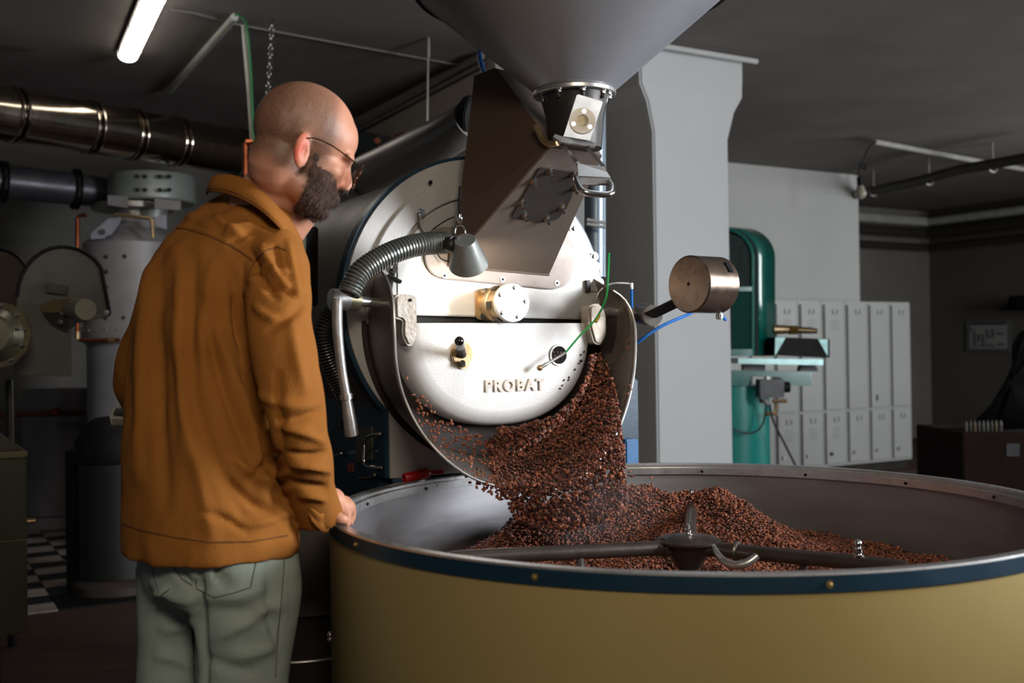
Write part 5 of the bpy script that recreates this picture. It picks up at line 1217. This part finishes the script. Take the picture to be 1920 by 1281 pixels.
# --- jeans -------------------------------------------------------------------
je = MB()
ringloft(je, [ring(262, 548, 985, 2.10, 0, .78), ring(262, 553, 1040, 2.10, 0, .80), ring(268, 552, 1090, 2.10, 0, .80), ring(276, 549, 1120, 2.10, 0, .76)], 36, 2.5)
def leg(c, r, top_d):
    P = [at(x, y, d) for x, y, d in c]; 
    rg = [(p, SH*rr, FW*rr*1.12) for p, rr in zip(P, r)]
    ringloft(je, rg, 28, 2.2)
RL = [(462, 1060, 2.05), (462, 1120, 2.05), (458, 1200, 2.05), (455, 1281, 2.05), (452, 1400, 2.05), (448, 1700, 2.05), (446, 1915, 2.05)]
leg(RL, [.090, .092, .086, .079, .074, .066, .068], 0)
LL = [(340, 1060, 2.14), (335, 1120, 2.14), (330, 1200, 2.14), (326, 1281, 2.14), (322, 1400, 2.14), (318, 1700, 2.14), (316, 1862, 2.14)]
leg(LL, [.078, .074, .066, .063, .062, .060, .064], 0)
ev, en, ef = remesh(je, .009, 4, .5)
dsp, EX, EY, ED = folds(ev, en, 'jeans')
ev = ev+en*(dsp+nz3(ev, 8.0, 5.5, .007)+nz3(ev, 20.0, 1.5, .003))[:, None]
denim = mat('faded_denim', '98a29a', .85, 0, '78837c', 4.5, .95, .22, 300, spec=.2)
jn_ = mesh_obj('jeans', ev, ef, denim, man)
ebvh = BVHTree.FromPolygons([tuple(v) for v in ev], ef)
stm = mat('denim_stitch', '5d5f55', .9, 0, '4e5048', 20)
pk = mat('denim_worn', '9aa8b0', .85, 0, '7f8c8c', 7, .9, .2, 300, spec=.2)
for nm, pts in (('pocket_seam', [(367, 1085), (368, 1104), (402, 1121), (440, 1112), (470, 1102), (480, 1055)]), ('pocket_seam', [(283, 1035), (288, 1080), (300, 1118), (318, 1105)]), ('yoke_seam', [(318, 1034), (322, 1060), (340, 1085), (360, 1098)]), ('side_seam', [(533, 1050), (528, 1120), (520, 1200), (516, 1270)])):
    q = skin(ebvh, dens(pts), .0004)
    if len(q) > 3: MB().tube(q, .0013, 5, spline=False).build(nm, stm, jn_)
q = skin(ebvh, dens([(365, 1050), (480, 1045)]), .001)
# shoes below the frame
for (x, y, d) in ((446, 1905, 2.05), (316, 1850, 2.14)):
    P = at(x, y, d); P.z = 0
    sm_ = MB(); ringloft(sm_, [(P-FW*.09+Z*.03, SH*.03, Z*.028), (P-FW*.06+Z*.05, SH*.042, Z*.049), (P+FW*.02+Z*.045, SH*.045, Z*.044), (P+FW*.12+Z*.032, SH*.05, Z*.031), (P+FW*.19+Z*.02, SH*.03, Z*.019)], 20)
    sm_.build('shoe', dark_m, man)
# --- head, neck and hands: one continuous skin ---------------------------------
yaw = math.radians(22)   # face direction in plan, measured from +X towards +Y
f0 = V((math.cos(yaw), math.sin(yaw), 0)); l0 = V((-f0.y, f0.x, 0)); pit = math.radians(24)
hf = (f0*math.cos(pit)-Z*math.sin(pit)); hu = (Z*math.cos(pit)+f0*math.sin(pit)); hl = l0
roll_ = math.radians(-4); hu2 = hu*math.cos(roll_)+hl*math.sin(roll_); hl = hl*math.cos(roll_)-hu*math.sin(roll_); hu = hu2
HCn = at(573, 272, 2.13); HS = 1.04
def H(x, y, z): return HCn+(hf*x+hl*y+hu*z)*HS
hd = MB()
def ell(c, r, m_=None):
    hd.ball(H(*c), [r[0]*HS, r[1]*HS, r[2]*HS], hf, hl, hu, 28, 18)
ell((-.012, 0, .030), (.097, .077, .086)); ell((-.040, 0, .020), (.070, .070, .070)); ell((.030, 0, .030), (.062, .064, .062)); ell((.035, 0, -.035), (.056, .058, .075)); ell((.048, 0, -.085), (.040, .044, .035))
ell((.078, 0, .010), (.018, .050, .014)); ell((.055, .030, -.028), (.028, .026, .022)); ell((.055, -.030, -.028), (.028, .026, .022)); ell((.020, 0, -.075), (.055, .054, .036)); ell((.076, 0, -.066), (.018, .024, .018)); ell((.078, 0, -.104), (.016, .020, .014))
hd.tube([H(.086, 0, .004), H(.098, 0, -.020), H(.106, 0, -.036)], [.007, .009, .010], 12); hd.ball(H(.100, 0, -.042), [.013, .016, .009], hf, hl, hu, 14, 10)
ell((.092, 0, -.068), (.010, .020, .006)); ell((.090, 0, -.078), (.010, .017, .006))
for sg in (1, -1):
    hd.ball(H(-.010, sg*.079, -.028), [.018*HS, .008*HS, .033*HS], (hf*.9-hl*sg*.35).normalized(), (hl*.9+hf*sg*.3).normalized(), (hu*.97-hf*.2).normalized(), 18, 12)
# neck: from skull base down into the collar
nk0 = H(-.032, 0, -.005); nb = at(470, 385, 2.17)
hd.tube([nk0, H(-.032, 0, -.055), at(531, 338, 2.15), at(502, 374, 2.165), at(480, 430, 2.18), at(470, 500, 2.18)], [.058, .060, .060, .064, .075, .08], 28)
# front of the throat
hd.tube([H(.02, 0, -.085), at(575, 372, 2.19), at(545, 410, 2.2), at(510, 450, 2.2)], [.036, .040, .046, .05], 20)
# forearms inside the sleeves, chest core, upper legs: the body stays whole under the clothes
hd.tube([at(470, 470, 2.18), at(430, 560, 2.16), at(400, 760, 2.14), at(400, 950, 2.12)], [.09, .10, .095, .09], 20)
hd.tube([at(480, 470, 2.14), at(518, 500, 2.07), at(530, 640, 2.0), at(548, 740, 1.98), at(575, 860, 2.01), at(606, 935, 2.075), at(622, 948, 2.09)], [.045, .042, .036, .034, .030, .025, .025], 16)
hd.tube([at(400, 470, 2.26), at(322, 520, 2.32), at(275, 650, 2.39), at(268, 740, 2.44), at(370, 835, 2.53)], [.045, .042, .036, .032, .026], 16)
# right hand gripping the rim: palm over the flange, fingers curling down inside, thumb outside
hp0 = at(618, 944, 2.10); hp1 = at(640, 952, 2.13)
hd.ball(at(632, 950, 2.12), [.040, .024, .034], V((.8, .55, -.25)).normalized(), V((.25, -.1, .95)).normalized(), V((-.5, .8, 0)).normalized(), 20, 14)
hd.ball(at(621, 942, 2.10), [.030, .026, .030], n=16, m=12)
fn = [((640, 938, 2.175), (652, 940, 2.20), (656, 956, 2.21), (652, 975, 2.20), .0088), ((645, 942, 2.15), (657, 946, 2.165), (661, 962, 2.17), (657, 982, 2.165), .0092), ((645, 948, 2.125), (655, 953, 2.135), (658, 967, 2.14), (655, 985, 2.135), .0092), ((640, 955, 2.10), (650, 962, 2.105), (652, 974, 2.105), (650, 988, 2.10), .0085)]
for a_, b_, c_, d_, r_ in fn: hd.tube([at(628, 948, (a_[2]+2.12)/2), at(*a_), at(*b_), at(*c_), at(*d_)], [r_*1.3, r_*1.15, r_, r_*.95, r_*.8], 12)
hd.tube([at(622, 955, 2.10), at(630, 968, 2.07), at(640, 973, 2.065), at(650, 975, 2.075)], [.014, .012, .0105, .009], 12)
hv, hn, hfc = remesh(hd, .0042, 3, .5)
# local head coordinates
rel = (hv-np.array(HCn))/HS; hx, hy, hz = rel@np.array(hf), rel@np.array(hl), rel@np.array(hu)
near = (np.abs(hx) < .15) & (np.abs(hz) < .16) & (np.abs(hy) < .12)
def sst(a, b, x): t = np.clip((x-a)/(b-a), 0, 1); return t*t*(3-2*t)
ear = np.exp(-((hx+.010)/.017)**2-((hz+.028)/.034)**2)*sst(.070, .080, np.abs(hy))
# ear bowl
hv = hv-hn*(near*.006*np.exp(-((hx+.004)/.008)**2-((hz+.026)/.014)**2)*sst(.078, .084, np.abs(hy)))[:, None]
# eye sockets
for sg in (1, -1): hv = hv-hn*(near*.003*np.exp(-((hy-sg*.030)/.014)**2-((hz+.006)/.010)**2)*sst(.05, .07, hx))[:, None]
nzv = nz3(rel, 30, 2.0, 1.0)
hair = near*sst(.062, .030, hx+.35*np.clip(hz-.02, 0, 1)+nzv*.006)*sst(-.085, -.045, hz+nzv*.010+.2*(hx+.05))*(1-np.clip(ear*3, 0, 1))
# receding crown is thinner
hair *= 1-.75*np.exp(-((hx-.03)/.06)**2-(hy/.045)**2)*(hz > .05)
beard = near*sst(-.018, -.052, hz+.15*(hx-.03)+nzv*.004)*sst(.012, .036, hx+.10*(hz+.05))*sst(-.134, -.112, hz)
beard *= 1-np.exp(-((hx-.09)/.012)**2-((hz+.045)/.012)**2)
side = near*np.exp(-((hx-.022+.1*(hz+.03))/.010)**2)*sst(.0, -.03, hz)*sst(.045, .06, np.abs(hy))*.75
beard = np.clip(np.maximum(beard, side), 0, 1)*(1-np.clip(ear*3, 0, 1))
sk = bpy.data.materials.new('skin'); sk.use_nodes = True; N = sk.node_tree.nodes; L = sk.node_tree.links; p = N['Principled BSDF']
def mixn(a, b, fac):
    m_ = N.new('ShaderNodeMix'); m_.data_type = 'RGBA'; L.new(fac, m_.inputs['Factor'])
    if isinstance(a, tuple): m_.inputs['A'].default_value = (*a, 1)
    else: L.new(a, m_.inputs['A'])
    if isinstance(b, tuple): m_.inputs['B'].default_value = (*b, 1)
    else: L.new(b, m_.inputs['B'])
    return m_.outputs['Result']
tc = N.new('ShaderNodeTexCoord'); nn1 = N.new('ShaderNodeTexNoise'); nn1.inputs['Scale'].default_value = 18; L.new(tc.outputs['Object'], nn1.inputs['Vector'])
nn2 = N.new('ShaderNodeTexNoise'); nn2.inputs['Scale'].default_value = 700; L.new(tc.outputs['Object'], nn2.inputs['Vector'])
ah = N.new('ShaderNodeAttribute'); ah.attribute_name = 'hair'; ae = N.new('ShaderNodeAttribute'); ae.attribute_name = 'ear'
c = mixn(lin('cc9478'), lin('b97f66'), nn1.outputs[0]); c = mixn(c, lin('c24a30'), ae.outputs['Fac'])
mm_ = N.new('ShaderNodeMath'); mm_.operation = 'MULTIPLY'; L.new(ah.outputs['Fac'], mm_.inputs[0])
mr = N.new('ShaderNodeMapRange'); mr.inputs[1].default_value = .3; mr.inputs[2].default_value = .7; mr.inputs[3].default_value = .45; mr.inputs[4].default_value = 1.0; L.new(nn2.outputs[0], mr.inputs[0]); L.new(mr.outputs[0], mm_.inputs[1])
c = mixn(c, lin('453629'), mm_.outputs[0]); L.new(c, p.inputs['Base Color'])
p.inputs['Roughness'].default_value = .52; p.inputs['Subsurface Weight'].default_value = .12; p.inputs['Subsurface Radius'].default_value = (.012, .005, .003); p.inputs['Subsurface Scale'].default_value = .5
bd = mesh_obj('body', hv, hfc, sk, man, {'hair': np.maximum(hair, np.clip(beard*1.6, 0, 1)), 'ear': np.clip(ear*(.45+.9*sst(.004, -.020, hx)), 0, 1)*.8})
# beard shell with a tufted surface
bv_ = hv+hn*(((beard-.3)*.005+beard*nz3(rel, 55, 7, .004)*(beard > .5)+beard*nz3(rel, 130, 4, .0022)-.0004)[:, None])
keep = beard > .30
kf = [f for f in hfc if all(keep[i] for i in f)]; ids = sorted({i for f in kf for i in f}); mp_ = {i: k for k, i in enumerate(ids)}
mesh_obj('beard', bv_[ids], [tuple(mp_[i] for i in f) for f in kf], mat('beard_hair', '33231f', .8, 0, '5a443c', 90, .9, .5, 320, spec=.2, stretch=(1, 1, .4)), man, label='short dark brown beard')
# thin hairs on the beard
hb_ = MB(); hbv, hbf = [], []
idx = [i for i in ids if hy[i] < .02 and beard[i] > .14]
for k in range(2600):
    i = random.choice(idx); P = V(bv_[i])+V((random.uniform(-.002, .002),)*3); nr_ = V(hn[i]); dr_ = (nr_*.5-hu*.8-hf*random.uniform(-.3, .5)+V((random.uniform(-.4, .4), random.uniform(-.4, .4), random.uniform(-.3, .3)))).normalized()
    sd_ = dr_.cross(nr_).normalized()*.0004; e_ = P+dr_*random.uniform(.005, .010); o_i = len(hbv); hbv += [P-sd_, P+sd_, e_]; hbf.append((o_i, o_i+1, o_i+2))
bh = MB().add(hbv, hbf).build('beard_strands', mat('beard_strand', '4a352b', .7), man); bh['kind'] = 'stuff'
# eyebrows, eyes, glasses
for sg in (1, -1):
    MB().tube([H(.080, sg*.014, .012), H(.084, sg*.030, .016), H(.072, sg*.047, .010)], [.003, .0035, .002], 8).build('eyebrow', MATS['beard_strand'], man)
    MB().ball(H(.056, sg*.028, -.006), .011*HS, n=16, m=12).build('eye', mat('eye_white', 'c9c2ba', .2), man)
gl = bpy.data.objects.new('glasses', None); col.objects.link(gl); gl.parent = man; gl.location = HCn-V(man.location)
fm = mat('thin_brown_frame', '3d241a', .3, .6)
for sg in (1, -1):
    ringp = []
    for k in range(29):
        a = 2*math.pi*k/28; ringp.append(H(.112-.012*abs(math.sin(0))-.10*max(0, abs(sg*.034+.026*math.cos(a))-.03)*1.2, sg*.034+.026*math.cos(a), -.014+.023*math.sin(a)*(1 if math.sin(a) > 0 else 1.15)))
    MB().tube(ringp, .0013, 6, spline=False).build('rim', fm, gl)
    gm_ = bpy.data.materials.get('lens_glass')
    if not gm_:
        gm_ = bpy.data.materials.new('lens_glass'); gm_.use_nodes = True; q_ = gm_.node_tree.nodes['Principled BSDF']; q_.inputs['Base Color'].default_value = (.55, .38, .34, 1); q_.inputs['Transmission Weight'].default_value = .9; q_.inputs['Roughness'].default_value = .03; q_.inputs['IOR'].default_value = 1.05
    MB().add([sum(ringp[:-1], V((0, 0, 0)))/28]+ringp[:-1], [(0, 1+k, 1+(k+1) % 28) for k in range(28)]).build('lens', gm_, gl)
    MB().tube([H(.107, sg*.061, -.004), H(.085, sg*.075, -.001), H(.040, sg*.080, .006), H(.004, sg*.083, .004), H(-.016, sg*.082, -.006)], .0014, 6).build('temple_arm', fm, gl)
MB().tube([H(.113, .010, -.008), H(.117, 0, -.004), H(.113, -.010, -.008)], .0013, 6).build('bridge', fm, gl)
# ------------------------------------------------------------------ faint steam above the fresh beans
sm = bpy.data.materials.new('steam'); sm.use_nodes = True; N = sm.node_tree.nodes; L = sm.node_tree.links; N.remove(N['Principled BSDF'])
vp = N.new('ShaderNodeVolumeScatter'); vp.inputs['Color'].default_value = (.9, .92, 1, 1); vp.inputs['Anisotropy'].default_value = .2
tc = N.new('ShaderNodeTexCoord'); nz_ = N.new('ShaderNodeTexNoise'); nz_.inputs['Scale'].default_value = 9; nz_.inputs['Detail'].default_value = 3; L.new(tc.outputs['Object'], nz_.inputs['Vector'])
gr = N.new('ShaderNodeTexGradient'); gr.gradient_type = 'SPHERICAL'; mpp = N.new('ShaderNodeMapping'); mpp.inputs['Scale'].default_value = (5.6, 8.3, 8.3); L.new(tc.outputs['Object'], mpp.inputs[0]); L.new(mpp.outputs[0], gr.inputs[0])
m1 = N.new('ShaderNodeMapRange'); m1.inputs[1].default_value = .42; m1.inputs[2].default_value = .7; m1.inputs[4].default_value = 3.2; L.new(nz_.outputs[0], m1.inputs[0])
m2 = N.new('ShaderNodeMath'); m2.operation = 'MULTIPLY'; L.new(m1.outputs[0], m2.inputs[0]); L.new(gr.outputs['Fac'], m2.inputs[1]); L.new(m2.outputs[0], vp.inputs['Density'])
L.new(vp.outputs[0], N['Material Output'].inputs['Volume'])
sc0 = at(1105, 945, 2.52)
so_ = MB().ball(sc0, [.18, .12, .12], n=20, m=12).build('steam', sm, None, origin=sc0)
tag(so_, 'faint steam drifting over the foot of the pouring bean stream', 'steam', kind='stuff')
